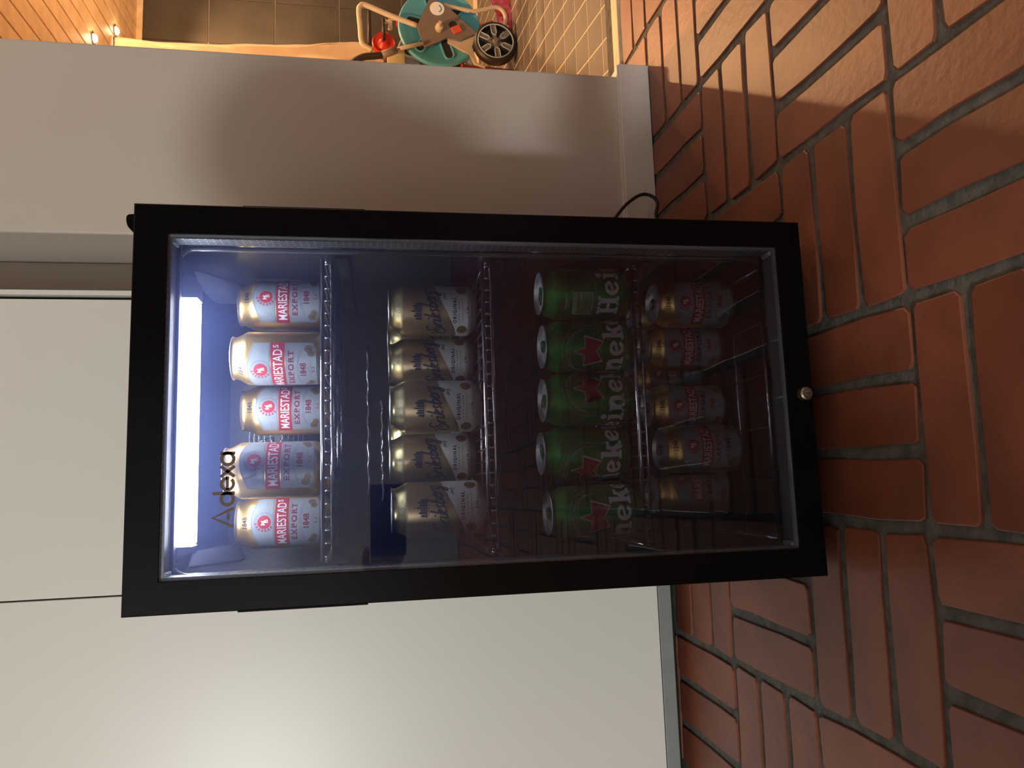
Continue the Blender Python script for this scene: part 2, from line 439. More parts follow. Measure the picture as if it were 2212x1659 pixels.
# ---- wardrobe with flat white doors
wb_ = thing('wardrobe', 'tall white flat-fronted wardrobe standing behind the fridge', 'wardrobe', (-0.2515, 0.53, 0.0))
def wpart(name, bm, m):
    bmesh.ops.translate(bm, verts=bm.verts, vec=(0.2515, -0.53, 0)); return obj(name, bm, m, wb_)
YD = 0.53
wpart('door', B(-0.2545, 0.2385, YD, YD + 0.018, 0.047, 2.15, bev=0.001), M_door)
wpart('door', B(-0.7530, -0.2570, YD, YD + 0.018, 0.047, 2.15, bev=0.001), M_door)
wpart('door', B(-1.2520, -0.7555, YD, YD + 0.018, 0.047, 2.15, bev=0.001), M_door)
wpart('side_panel', B(0.2462, 0.2545, YD + 0.001, 0.733, 0.0, 2.15), M_dooredge)
wpart('carcass', B(-1.25, 0.2462, YD + 0.0225, 0.733, 0.022, 2.15), M_gap)
wpart('base_rail', B(-1.2520, 0.2385, YD, YD + 0.020, 0.021, 0.0455, bev=0.001), M_plinth)
wpart('plinth', B(-1.24, 0.2462, YD + 0.045, YD + 0.06, 0.0, 0.021), M_gap)

# ---- bathroom beyond the doorway (its floor lies a step lower)
ZB = -0.10; BWY = 3.784; BZC = 1.966
bf = obj('floor_bathroom', B(0.72, 3.7, 0.735, BWY, ZB - 0.05, ZB - 0.002), M_fgrout); struct(bf, 'bathroom floor of narrow grey tiles with pale joints')
tl_ = bmesh.new()
hx, hy = 0.0470, 0.0665; sh = 0.21
vv = []
for z, k in ((-0.004, 0), (-0.0012, 0.0004)):
    vv.append([tl_.verts.new((sx * (hx - k) + sh * sy * (hy - k), sy * (hy - k), z)) for sx, sy in ((-1, -1), (1, -1), (1, 1), (-1, 1))])
for i in range(4): tl_.faces.new((vv[0][i], vv[0][(i + 1) % 4], vv[1][(i + 1) % 4], vv[1][i]))
tl_.faces.new(vv[1])
tme = bpy.data.meshes.new('tile'); bmesh.ops.recalc_face_normals(tl_, faces=tl_.faces); tl_.to_mesh(tme); tl_.free(); tme.materials.append(M_ftile)
for j in range(-3, 17):
    for i in range(round(-7 + 0.6 * (j + 3)), round(7 + 0.6 * (j + 3))):
        y = 1.264 + 0.139 * (j + .5) - 0.030 * (0.1 * i); x = 1.385 + 0.1 * (i + .5) + sh * (y - 1.264)
        if 0.80 < x < 3.55 and 0.82 < y < 3.70:
            inst('tile', tme, bf, (x, y, ZB), (0, 0, 0))
bw = obj('wall_bathroom', B(0.72, 3.7, BWY, BWY + 0.1, ZB - 0.05, 2.1), M_tilegrout); struct(bw, 'bathroom wall of large dark grey tiles with pale joints')
tw = bmesh.new(); box(tw, -0.1475, 0.1475, -0.006, 0.004, -0.1945, 0.1945, bev=0.0015, seg=1)
twm = bpy.data.meshes.new('tile'); tw.to_mesh(twm); tw.free(); twm.materials.append(M_tile)
for i in range(-4, 3):
    for j in range(5):
        inst('tile', twm, bw, (2.955 + 0.298 * (i + .5) - 0.001, BWY, 1.55 + 0.3935 * (0.5 - j) + 0.002))
for xx0, xx1, nm, lb in ((3.7, 3.8, 'wall_bathroom_right', 'side wall of the bathroom'), (0.62, 0.72, 'wall_bathroom_left', 'inner side wall of the bathroom behind the curtain')):
    struct(obj(nm, B(xx0, xx1, 0.80 if xx0 < 1 else 0.72, BWY, ZB - .05, 2.1), M_tile), lb)
struct(obj('trim_2', B(0.72, 3.7, BWY - 0.02, BWY - 0.0065, 1.930, 1.966, bev=0.003), M_thresh), 'pale wooden cornice along the top of the tiled bathroom wall')
bc = obj('ceiling_bathroom', B(0.72, 3.7, 0.73, BWY, BZC + 0.012, BZC + 0.10), M_wood); struct(bc, 'bathroom ceiling of varnished pine boards')
pb = bmesh.new(); box(pb, -0.0455, 0.0455, -1.52, 1.52, 0, 0.012, bev=0.003, seg=1)
pm = bpy.data.meshes.new('plank'); pb.to_mesh(pm); pb.free(); pm.materials.append(M_wood)
for i in range(31): inst('plank', pm, bc, (0.77 + 0.0955 * i, 2.255, BZC))
for k, (px, py) in enumerate(((207, 83), (254, 67), (0, 0))):
    w = c2w(Vector(((1659 - py - 829.5) / FPX, (px - 1106.0) / FPX, 1.0))); t = (BZC - 0.012 - CAM.z) / w.z; p = CAM + w * t
    if k == 2: p = Vector((0.83, 1.55, BZC))
    t_ = thing('ceiling_spotlight', ['lit warm ceiling spotlight closer to the doorway', 'lit warm ceiling spotlight closer to the tiled wall', 'warm ceiling spotlight just inside the bathroom doorway'][k], 'light', (p.x, p.y, BZC), 0, 'bathroom ceiling spotlights')
    b_ = lathe(bmesh.new(), [(0.0, 0.0), (0.034, 0.0), (0.034, -0.003), (0.028, -0.006), (0.022, -0.004)], 28); obj('trim_ring', b_, M_steel, t_, True)
    b_ = lathe(bmesh.new(), [(0.020, -0.003), (0.020, -0.009), (0.015, -0.016), (0.008, -0.019), (0.0, -0.020)], 20); obj('bulb', b_, M_bulb, t_, True)
    light('ceiling_spotlight_light', 'SPOT', (p.x, p.y, BZC - 0.035), (p.x - 0.15, p.y - 0.5, 0) if k < 2 else (p.x + 0.1, p.y - 0.9, 0), (90, 90, 175)[k], (1.0, 0.54, 0.24), 0.02, 150, 0.4)

# ================================================================== DRINKS FRIDGE
FX = 0.215
fr = thing('display_fridge', 'black glass-door drinks fridge standing on the brick floor', 'fridge')
ZB0, ZT0 = 0.030, 0.802
# cabinet shell (outer box with an open front)
b_ = bmesh.new()
box(b_, -0.212, -0.196, 0.048, 0.475, ZB0, 0.800, bev=0.002); box(b_, 0.196, 0.212, 0.048, 0.475, ZB0, 0.800, bev=0.002)
box(b_, -0.196, 0.196, 0.048, 0.475, 0.788, 0.800); box(b_, -0.196, 0.196, 0.048, 0.475, ZB0, 0.036); box(b_, -0.196, 0.196, 0.455, 0.475, 0.036, 0.788)
obj('cabinet', b_, M_body, fr)
# liner
IX = 0.1835
b_ = bmesh.new()
box(b_, -0.196, -IX, 0.050, 0.40, 0.036, 0.788); box(b_, IX, 0.196, 0.050, 0.40, 0.036, 0.788)
box(b_, -IX, IX, 0.050, 0.40, 0.774, 0.788); box(b_, -IX, IX, 0.050, 0.40, 0.036, 0.046); box(b_, -0.196, 0.196, 0.40, 0.41, 0.036, 0.788)
lin_o = obj('liner', b_, M_liner, fr)
rp = []
for (cx_, cz_, a0) in ((IX - 0.02, 0.772 - 0.02, 0), (-IX + 0.02, 0.772 - 0.02, 90), (-IX + 0.02, 0.050 + 0.02, 180), (IX - 0.02, 0.050 + 0.02, 270)):
    for q in range(7):
        a = math.radians(a0 + q * 15); rp.append((cx_ + 0.0205 * math.cos(a), 0.056, cz_ + 0.0205 * math.sin(a)))
obj('rim', T(rp, 0.0042, 10, True), M_rim, lin_o, 'all')
for sx in (-1, 1):     # moulded shelf ledges and the light brackets of the liner
    for z in (0.602, 0.408, 0.216):
        obj('ledge', B(*sorted((sx * (IX - 0.005), sx * IX)), 0.075, 0.37, z - 0.022, z - 0.006, bev=0.003), M_liner, lin_o, True)
    b_ = bmesh.new(); x1 = sx * (IX - 0.020)
    x0 = sx * IX
    pr = [(x0, 0.135, 0.772), (x0, 0.255, 0.772), (x0, 0.255, 0.722), (x0, 0.215, 0.722), (x1, 0.150, 0.769), (x1, 0.245, 0.769), (x1, 0.245, 0.732), (x1, 0.222, 0.732)]
    v_ = [b_.verts.new(p) for p in pr]
    for f in ((0, 1, 2, 3), (4, 5, 6, 7), (0, 1, 5, 4), (1, 2, 6, 5), (2, 3, 7, 6), (3, 0, 4, 7)): b_.faces.new([v_[i] for i in f])
    bmesh.ops.bevel(b_, geom=b_.edges[:], offset=0.003, segments=2, affect='EDGES')
    obj('bracket', b_, M_rim, lin_o, True)
# ridges of the cold plate on the back wall
for z, xa, xb in ((0.563, -0.112, 0.132), (0.541, -0.121, 0.048), (0.372, -0.10, 0.05)):
    pts = [(xa + (xb - xa) * k / 24, 0.397 + 0.001 * math.sin(k * 2.1), z + 0.0012 * math.sin(k * 1.7)) for k in range(25)]
    obj('cold_plate_ridge', T(pts, 0.0034, 8), M_chrome, lin_o, 'all')
# fan guard
fg = bmesh.new()
for R in (0.009, 0.018, 0.026, 0.033, 0.040):
    tube(fg, [(-0.013 + R * math.cos(2 * PI * k / 36), 0.386, 0.703 + R * math.sin(2 * PI * k / 36)) for k in range(36)], 0.0008, 6, True)
for k in range(6):
    a = k * PI / 3 + 0.3
    tube(fg, [(-0.013 + 0.006 * math.cos(a), 0.387, 0.703 + 0.006 * math.sin(a)), (-0.013 + 0.041 * math.cos(a + .5), 0.387, 0.703 + 0.041 * math.sin(a + .5))], 0.0008, 6)
obj('fan_guard', fg, M_chrome, fr, 'all')['kind'] = 'stuff'
# lamp
lp = bmesh.new()
pr = [(-0.168, 0.768), (-0.166, 0.758), (-0.158, 0.750), (0.152, 0.750), (0.160, 0.758), (0.162, 0.768)]
lo = obj('lamp_housing', B(-0.172, 0.166, 0.070, 0.104, 0.7685, 0.774, bev=0.002), M_liner, fr)
obj('lamp_diffuser', prism(lp, [(-0.153, 0.7685), (-0.153, 0.7555), (-0.149, 0.7535), (0.128, 0.7535), (0.130, 0.7555), (0.130, 0.7685)], 0.076, 0.100), M_led, lo)
obj('lamp_end', prism(bmesh.new(), [(0.130, 0.7685), (0.130, 0.7525), (0.150, 0.7525), (0.157, 0.7580), (0.158, 0.7685)], 0.072, 0.101), M_ledhouse, lo)
obj('lamp_end', prism(bmesh.new(), [(-0.153, 0.7685), (-0.153, 0.7525), (-0.161, 0.7570), (-0.164, 0.7685)], 0.072, 0.101), M_ledhouse, lo)
# wire shelves
SHZ = (0.609, 0.418, 0.2275, 0.0515)
for z in SHZ:
    so = obj('shelf', T([(-0.176, 0.064, z + 0.0020), (0.176, 0.064, z + 0.0020)], 0.0026, 10), M_chrome, fr, 'all')
    g = bmesh.new()
    n = 24 if z > 0.1 else 6
    for k in range(n):
        x = -0.171 + 0.342 * k / (n - 1)
        tube(g, [(x, 0.385, z - 0.0014), (x, 0.068, z - 0.0014), (x, 0.0665, z - 0.003), (x, 0.067, z - 0.0085)], 0.0013, 6)
    obj('shelf_wires', g, M_wire, so, 'all')['kind'] = 'stuff'
    for y, dz in ((0.16, 0.0045), (0.27, 0.0045), (0.384, 0.0045), (0.067, 0.0085)):
        obj('cross_rod', T([(-0.175, y, z - dz), (0.175, y, z - dz)], 0.0019, 8), M_chrome, so, 'all')
    for sx in (-1, 1):
        obj('side_rod', T([(sx * 0.1755, 0.066, z - 0.003), (sx * 0.1755, 0.386, z - 0.003)], 0.0024, 8), M_chrome, so, 'all')
# door
GX, GZ0, GZ1 = 0.1822, 0.0632, 0.7680
dr = bmesh.new()
def rect(h, a, b, y): return [dr.verts.new(p) for p in ((-h, y, a), (h, y, a), (h, y, b), (-h, y, b))]
e_ = 0.0012
rr_ = [rect(GX, GZ0, GZ1, 0.044), rect(FX, ZB0, ZT0, 0.044), rect(FX, ZB0, ZT0, e_), rect(FX - e_, ZB0 + e_, ZT0 - e_, 0.0), rect(GX + .0004, GZ0 - .0004, GZ1 + .0004, 0.0), rect(GX, GZ0, GZ1, .0004)]
for q in range(6):
    a, b = rr_[q], rr_[(q + 1) % 6]
    for k in range(4): dr.faces.new((a[k], a[(k + 1) % 4], b[(k + 1) % 4], b[k]))
do = obj('door', dr, M_black, fr)
obj('glass_pane', B(-GX + .0002, GX - .0002, 0.0025, 0.0062, GZ0 + .0002, GZ1 - .0002), M_glass, do)
obj('inner_glass_pane', B(-GX + .0035, GX - .0035, 0.0285, 0.0315, GZ0 + .0035, GZ1 - .0035), M_glass2, do)
sp = bmesh.new(); y0, y1 = 0.0066, 0.0283
box(sp, -GX, -GX + 0.0035, y0, y1, GZ0, GZ1); box(sp, GX - 0.0035, GX, y0, y1, GZ0, GZ1)
box(sp, -GX + .0035, GX - .0035, y0, y1, GZ1 - .0035, GZ1); box(sp, -GX + .0035, GX - .0035, y0, y1, GZ0, GZ0 + .0035)
obj('glass_spacer', sp, M_spacer, do)
for sx in (-1, 1):
    for zc in (GZ0 + 0.003, GZ1 - 0.003):
        obj('corner_key', B(sx * (GX - 0.0045) - 0.0035, sx * (GX - 0.0045) + 0.0035, y0 + .001, y1 - .001, zc - 0.0035, zc + 0.0035, bev=0.0015), M_ledhouse, do)
    obj('grip', B(*sorted((sx * FX, sx * (FX + 0.0022))), 0.004, 0.040, 0.560, 0.692, bev=0.001), M_black, do)
gk = bmesh.new()
box(gk, -0.205, -0.186, 0.0442, 0.0498, 0.040, 0.792); box(gk, 0.186, 0.205, 0.0442, 0.0498, 0.040, 0.792)
box(gk, -0.186, 0.186, 0.0442, 0.0498, 0.776, 0.792); box(gk, -0.186, 0.186, 0.0442, 0.0498, 0.037, 0.046)
obj('gasket', gk, M_rubber, do)
obj('inner_lip', B(-GX, GX, 0.0335, 0.0438, 0.7622, GZ1), M_body, do)
# lock
lk = obj('lock', lathe(bmesh.new(), [(0.0, -0.007), (0.0062, -0.007), (0.0080, -0.0055), (0.0085, -0.002), (0.0095, 0.0), (0.0095, 0.002)], 28, axis='Y', center=(0, 0, 0.0415)), M_brass, do, True)
obj('keyhole', B(-0.0006, 0.0006, -0.0076, -0.0068, 0.0385, 0.0445), M_dark, lk)
obj('lock_core', lathe(bmesh.new(), [(0.0, -0.0073), (0.0028, -0.0073), (0.0028, -0.0065)], 16, axis='Y', center=(0, 0, 0.0415)), M_steel, lk, True)
# hinge and feet
hg = bmesh.new()
hp = smooth_path([(0.184, 0.0, 0.8005), (0.190, 0, 0.8085), (0.197, 0, 0.8145), (0.206, 0, 0.8160), (0.2100, 0, 0.8130), (0.2105, 0, 0.8005)], 4)
prism(hg, [(p.x, p.z) for p in hp], 0.022, 0.085)
obj('top_hinge', hg, M_black, fr, True)
obj('bottom_hinge', B(0.188, 0.212, 0.010, 0.07, 0.0225, 0.0300, bev=0.001), M_steel, fr)
for sx in (-1, 1):
    for y in (0.075, 0.44):
        obj('foot', lathe(bmesh.new(), [(0.0, 0.0), (0.016, 0.0), (0.017, 0.004), (0.014, 0.008), (0.010, 0.010), (0.010, 0.0305), (0, 0.0305)], 20, center=(sx * 0.18, y, 0)), M_rubber, fr, True)
# lettering on the glass
L = bmesh.new()
def ring(bm, cx, cz, r, w, a0=0, a1=360):
    n = 26; stroke2(bm, [(cx + r * math.cos(math.radians(a0 + (a1 - a0) * k / n)), cz + r * math.sin(math.radians(a0 + (a1 - a0) * k / n))) for k in range(n + 1)], w)
w = 0.0034; x0 = -0.1300; zb = 0.6965; xr = 0.0060
stroke2(L, [(x0, zb), (x0 + 0.0095, zb + 0.0205), (x0 + 0.019, zb)], w); stroke2(L, [(x0 + 0.0075, zb + 0.0052), (x0 + 0.0135, zb + 0.0052)], w * 0.9)
cx_ = x0 + 0.0285; ring(L, cx_, zb + 0.0065, xr, w); stroke2(L, [(cx_ + xr, zb - 0.001), (cx_ + xr, zb + 0.0212)], w)
cx_ = x0 + 0.0440; ring(L, cx_, zb + 0.0065, xr, w, 0, 320); stroke2(L, [(cx_ - xr, zb + 0.0065), (cx_ + xr + w / 2, zb + 0.0065)], w * 0.9)
cx_ = x0 + 0.0570; stroke2(L, [(cx_ - 0.0055, zb - 0.0005), (cx_ + 0.0055, zb + 0.0135)], w); stroke2(L, [(cx_ - 0.0055, zb + 0.0135), (cx_ + 0.0055, zb - 0.0005)], w)
cx_ = x0 + 0.0700; ring(L, cx_, zb + 0.0065, xr, w); stroke2(L, [(cx_ + xr, zb - 0.001), (cx_ + xr, zb + 0.0140)], w)
bmesh.ops.translate(L, verts=L.verts, vec=(0, 0.0020, 0))
bmesh.ops.solidify(L, geom=L.faces[:], thickness=0.0003)
obj('lettering', L, M_bronze, do)
# power cable, lying in a loop by the baseboard
cb = smooth_path([(0.30, 0.490, 0.16), (0.36, 0.498, 0.128), (0.399, 0.50, 0.099), (0.423, 0.50, 0.079), (0.442, 0.502, 0.055), (0.449, 0.504, 0.036), (0.443, 0.502, 0.020), (0.429, 0.498, 0.014), (0.410, 0.492, 0.020), (0.396, 0.488, 0.022), (0.34, 0.488, 0.012), (0.20, 0.492, 0.0045)], 8)
obj('power_cable', T(cb, 0.0032, 10), M_rubber, fr, 'all')

# ================================================================== CANS
def tab_bm():
    b = bmesh.new(); n = 24; zt = 0.1118
    def oval(rx, ry, cy, z): return [b.verts.new((rx * math.cos(2 * PI * k / n) * (1 - 0.12 * math.sin(2 * PI * k / n)), cy + ry * math.sin(2 * PI * k / n), z)) for k in range(n)]
    o0, o1 = oval(0.0078, 0.0125, 0.0035, zt), oval(0.0078, 0.0125, 0.0035, zt + 0.0011)
    i0, i1 = oval(0.0042, 0.0042, 0.0095, zt), oval(0.0042, 0.0042, 0.0095, zt + 0.0011)
    for a, c in ((o0, o1), (i1, i0), (o1, i1), (i0, o0)):
        for k in range(n): b.faces.new((a[k], a[(k + 1) % n], c[(k + 1) % n], c[k]))
    lathe(b, [(0.0, zt + 0.0018), (0.0022, zt + 0.0016), (0.0026, zt - 0.0014)], 12, center=(0, -0.001, 0))
    return b
def can_base(name, body_mats, mat_fn, tabm):
    t = bpy.data.objects.new(name, None); C.objects.link(t); t.empty_display_size = 0.03
    bo = obj('can_body', lathe(bmesh.new(), BODY, 56, mat_fn), body_mats, t, True)
    ld = obj('can_lid', lathe(bmesh.new(), LID, 48), M_lid, t, True)
    obj('pull_tab', tab_bm(), tabm, ld, True)
    return t, bo
def copy_tree(o, parent=None):
    c = o.copy(); C.objects.link(c); c.parent = parent
    for ch in list(o.children): copy_tree(ch, c)
    return c

# ---- gold can with white label and red band
mar, mb = can_base('beer_can', [M_gold], None, M_steel)
mb_l = bmesh.new()
arch = [(-0.0345, 0.0865)] + [(0.0345 * k / 10, 0.0865 + 0.0085 * math.cos(k / 10 * PI / 2) ** 1.3) for k in range(-9, 10)] + [(0.0345, 0.0865)]
poly2(mb_l, [(-0.0345, 0.0667), (0.0345, 0.0667)] + arch[::-1])
point = [(0.0345 * k / 10, 0.0165 - 0.0090 * (1 - abs(k) / 10) ** 0.75 if abs(k) < 10 else 0.0165) for k in range(-10, 11)]
poly2(mb_l, point + [(0.0345, 0.0490), (-0.0345, 0.0490)])
lab = pobj('label', wrap(mb_l, 0.00018), M_silver, mar)
b_ = bmesh.new()
stroke2(b_, [(-0.0333, 0.0680), (0.0333, 0.0680)] + [(p[0] * 0.965, p[1] - 0.0011) for p in arch[::-1]], 0.00055, True)
stroke2(b_, [(p[0] * 0.965, p[1] + 0.0012) for p in point] + [(0.0333, 0.0478), (-0.0333, 0.0478)], 0.00055, True)
n = 30
stroke2(b_, [(0.0118 * math.cos(PI * 2 * k / n), 0.0785 + 0.0118 * math.sin(PI * 2 * k / n)) for k in range(n)], 0.0006, True)
stroke2(b_, [(0.0100 * math.cos(PI * 2 * k / n), 0.0785 + 0.0100 * math.sin(PI * 2 * k / n)) for k in range(n)], 0.0003, True)
text2(b_, 'ANNO', -0.0235, 0.0755, 0.0018); text2(b_, '1848', -0.0235, 0.0725, 0.0018); text2(b_, 'SVERIGE', 0.0235, 0.0755, 0.0018); text2(b_, 'ÖL', 0.0235, 0.0725, 0.0018)
text2(b_, 'HANTVERK OCH TRADITION', 0.0, 0.0352, 0.0026, 0.050, 0.01, arc=0.060)
text2(b_, 'BRYGGD MED OMSORG', 0.0, 0.0208, 0.0016, 0.022, arc=0.030); text2(b_, 'ALC VOL', 0, 0.0120, 0.0014, 0.009)
text2(b_, 'ETT KLASSISKT SVENSKT ÖL FRÅN MARIESTAD', 0.0, 0.0040 + 0.0005, 0.0013, 0.040)
pobj('label_lines', wrap(b_, 0.00026), M_labline, lab)
pobj('red_band', wrap(poly2(bmesh.new(), [(-0.0352, 0.0498), (0.0352, 0.0498), (0.0352, 0.0660), (-0.0352, 0.0660)]), 0.00020), M_red, mar)
b_ = bmesh.new(); text2(b_, 'MARIESTAD', -0.0025, 0.0579, 0.0112, 0.0560, 0.008); text2(b_, 'S', 0.0297, 0.0602, 0.0066, 0.0040, 0.02)
pobj('name_lettering', wrap(b_, 0.00032), M_white, mar)
b_ = bmesh.new(); text2(b_, 'EXPORT', 0, 0.0427, 0.0068, 0.0480, 0.035, spacing=1.25)
for sx in (-0.0215, -0.0135, -0.0055, 0.0035, 0.0115, 0.0205): stroke2(b_, [(sx - 0.003, 0.0396), (sx + 0.003, 0.0396)], 0.0006)
text2(b_, '1848', 0, 0.0283, 0.0076, 0.0175, 0.03); text2(b_, '5,3', 0, 0.0163, 0.0044, 0.0072, 0.01)
pobj('red_lettering', wrap(b_, 0.00028), M_dred, lab)
b_ = disc2(bmesh.new(), 0, 0.0785, 0.0082)
for k in range(7):
    a = math.radians(100 + k * 22); stroke2(b_, [(0.0088 * math.cos(a), 0.0785 + 0.0088 * math.sin(a)), (0.0118 * math.cos(a), 0.0785 + 0.0118 * math.sin(a))], 0.0016)
pobj('emblem', wrap(b_, 0.00030), M_red, lab)
b_ = bmesh.new(); text2(b_, 'M', -0.001, 0.0800, 0.0052, 0.0052, 0.008); text2(b_, 'B', 0.0012, 0.0765, 0.0048, 0.0040, 0.02)
pobj('monogram', wrap(b_, 0.00038), M_lab, lab)
b_ = bmesh.new(); b2 = bmesh.new()
for sx in (-1, 1):
    disc2(b_, sx * 0.0262, 0.0215, 0.0048); disc2(b_, sx * 0.0205, 0.0180 + 0.0008, 0.0041)
    for (cx_, cz_, rr) in ((sx * 0.0262, 0.0215, 0.0042), (sx * 0.0205, 0.0188, 0.0036)):
        stroke2(b2, [(cx_ + rr * math.cos(PI * 2 * k / 20), cz_ + rr * math.sin(PI * 2 * k / 20)) for k in range(20)], 0.0004, True)
        stroke2(b2, [(cx_ - 0.001, cz_ - 0.002), (cx_ + 0.001, cz_), (cx_ - 0.0005, cz_ + 0.002)], 0.0011)
pobj('medals', wrap(b_, 0.00030), M_coin, lab); pobj('medal_lines', wrap(b2, 0.00036), M_coin2, lab)
b_ = bmesh.new(); text2(b_, '1848', 0.0, 0.1022, 0.0062, 0.0150, 0.012)
pobj('neck_lettering', wrap(b_, 0.00025), M_navy, mar)

# ---- script-lettered gold can with the white swoosh
eri, eb = can_base('lager_can', [M_amber, M_gold2, M_lab], lambda k: 1 if k >= 9 else (2 if 4 <= k <= 6 else 0), M_steel)
top = []
for k in range(-21, 22):
    s = k * CAN_R * PI / 21
    top.append((s, 0.0405 + 0.0135 * math.sin(s / CAN_R * 1.0) + 0.0015 * math.sin(2 * s / CAN_R)))
b_ = poly2(bmesh.new(), [(s, 0.0072) for s, z in top] + top[::-1])
lab = pobj('white_label', wrap(b_, 0.00018), M_lab, eri)
SCR = {'E': (1.75, [[(1.30, 1.72), (1.05, 2.05), (0.55, 2.0), (0.42, 1.55), (0.80, 1.22), (1.12, 1.18)], [(1.05, 1.18), (0.35, 1.05), (-0.05, 0.50), (0.25, -0.12), (0.95, -0.22), (1.45, 0.22), (1.35, 0.80), (0.92, 0.85), (0.80, 0.45)], [(-0.45, 1.25), (-0.2, 1.5), (0.1, 1.35)]]),
       'r': (0.85, [[(0.10, 0.95), (0.10, 0.0)], [(0.12, 0.45), (0.35, 0.88), (0.62, 0.98), (0.72, 0.85)]]),
       'i': (0.55, [[(0.15, 0.98), (0.12, 0.15), (0.25, 0.0), (0.45, 0.15)], [(0.16, 1.42), (0.16, 1.60)]]),
       'k': (0.95, [[(0.15, 2.0), (0.12, 0.0)], [(0.15, 0.50), (0.45, 0.95), (0.68, 0.90), (0.55, 0.60), (0.20, 0.50)], [(0.28, 0.50), (0.55, 0.05), (0.85, 0.12)]]),
       's': (0.78, [[(0.60, 0.85), (0.38, 1.02), (0.15, 0.82), (0.30, 0.55), (0.52, 0.28), (0.35, 0.0), (0.02, 0.10)]]),
       'b': (0.92, [[(0.15, 2.0), (0.12, 0.15), (0.38, 0.0), (0.68, 0.28), (0.66, 0.78), (0.42, 0.98), (0.15, 0.70)]]),
       'e': (0.80, [[(0.12, 0.48), (0.52, 0.62), (0.55, 0.92), (0.34, 1.02), (0.08, 0.65), (0.15, 0.12), (0.42, 0.0), (0.72, 0.25)]]),
       'g': (0.95, [[(0.62, 0.85), (0.40, 1.02), (0.10, 0.70), (0.12, 0.18), (0.35, 0.02), (0.60, 0.35)], [(0.64, 0.98), (0.60, -0.45), (0.38, -0.95), (0.02, -0.78), (0.25, -0.35), (0.90, 0.05)]])}
def script(bm, word, x, z, xh, w, slope=0.0, slant=0.30, sx=1.0):
    cx = 0
    for ch in word:
        adv, strokes = SCR[ch]
        for st in strokes:
            pts = []
            for (a, b) in st:
                X = (cx + a + slant * b) * xh * sx; Z = b * xh
                pts.append((x + X, z + Z + X * slope))
            stroke2(bm, pts, w, smooth=5, pen=(0.42, math.radians(72)))
        cx += adv
    return cx * xh * sx
b_ = bmesh.new(); script(b_, 'Eriksberg', -0.0345, 0.0425, 0.0100, 0.0026, slope=0.24, sx=0.78)
pobj('script_lettering', wrap(b_, 0.00026), M_navy, eri)
b_ = bmesh.new()
for (x, h, ww) in ((-0.0095, 0.005, .003), (-0.006, 0.0075, .003), (-0.003, 0.006, .0025), (0.0, 0.0105, .0022), (0.003, 0.007, .003), (0.0065, 0.0085, .003), (0.0095, 0.0055, .0025)):
    poly2(b_, [(x - ww / 2, 0.0740), (x + ww / 2, 0.0740), (x + ww / 2, 0.0740 + h), (x, 0.0740 + h + ww * .7), (x - ww / 2, 0.0740 + h)])
stroke2(b_, [(-0.012, 0.0733), (0.012, 0.0733)], 0.0012); stroke2(b_, [(-0.010, 0.0712), (0.010, 0.0712)], 0.0006)
stroke2(b_, [(0.0, 0.084), (0.0, 0.0885)], 0.0005)
text2(b_, 'GÖTEBORGS BRYGGERI SEDAN', 0.0, 0.0485, 0.0016, 0.040, 0.0); 
pobj('brewery_picture', wrap(b_, 0.00024), M_navy, eri)
b_ = bmesh.new(); text2(b_, 'ORIGINAL', 0.0015, 0.0298, 0.0050, 0.0350, 0.035, spacing=1.35); text2(b_, 'LJUS LAGER', 0.002, 0.0240, 0.0026, 0.0280, 0.01, spacing=1.6)
stroke2(b_, [(-0.014, 0.0196), (0.017, 0.0196)], 0.0004); text2(b_, '1850', 0.002, 0.0170, 0.0012, spacing=1.5)
text2(b_, '5,3%', 0.0020, 0.0128, 0.0034, 0.0092, 0.02); text2(b_, 'ALK.', -0.0068, 0.0125, 0.0020, 0.0055); text2(b_, 'VOL.', 0.0108, 0.0125, 0.0020, 0.0055)
script(b_, 'sberg', 0.0150, 0.0400, 0.0026, 0.0006, slope=0.2)
pobj('navy_lettering', wrap(b_, 0.00026), M_navy, lab)
b_ = bmesh.new(); b2 = bmesh.new()
for sx in (-1, 1):
    disc2(b_, sx * 0.0292 + 0.002, 0.0200, 0.0074, 0.0068)
    stroke2(b2, [(sx * 0.0292 + 0.002 + 0.0062 * math.cos(PI * 2 * k / 24), 0.0200 + 0.0056 * math.sin(PI * 2 * k / 24)) for k in range(24)], 0.0004, True)
    script(b2, 'E' if sx < 0 else 'g', sx * 0.0292 - 0.001, 0.0178, 0.0026, 0.0008)
pobj('seals', wrap(b_, 0.00030), M_coin, lab); pobj('seal_lines', wrap(b2, 0.00036), M_coin2, lab)
b_ = bmesh.new(); script(b_, 'E', -0.0030, 0.1005, 0.0028, 0.0007); text2(b_, 'LAGER', 0.008, 0.1020, 0.0012); text2(b_, 'ÖL', -0.008, 0.1020, 0.0012)
pobj('neck_lettering', wrap(b_, 0.00026), M_labline, eri)

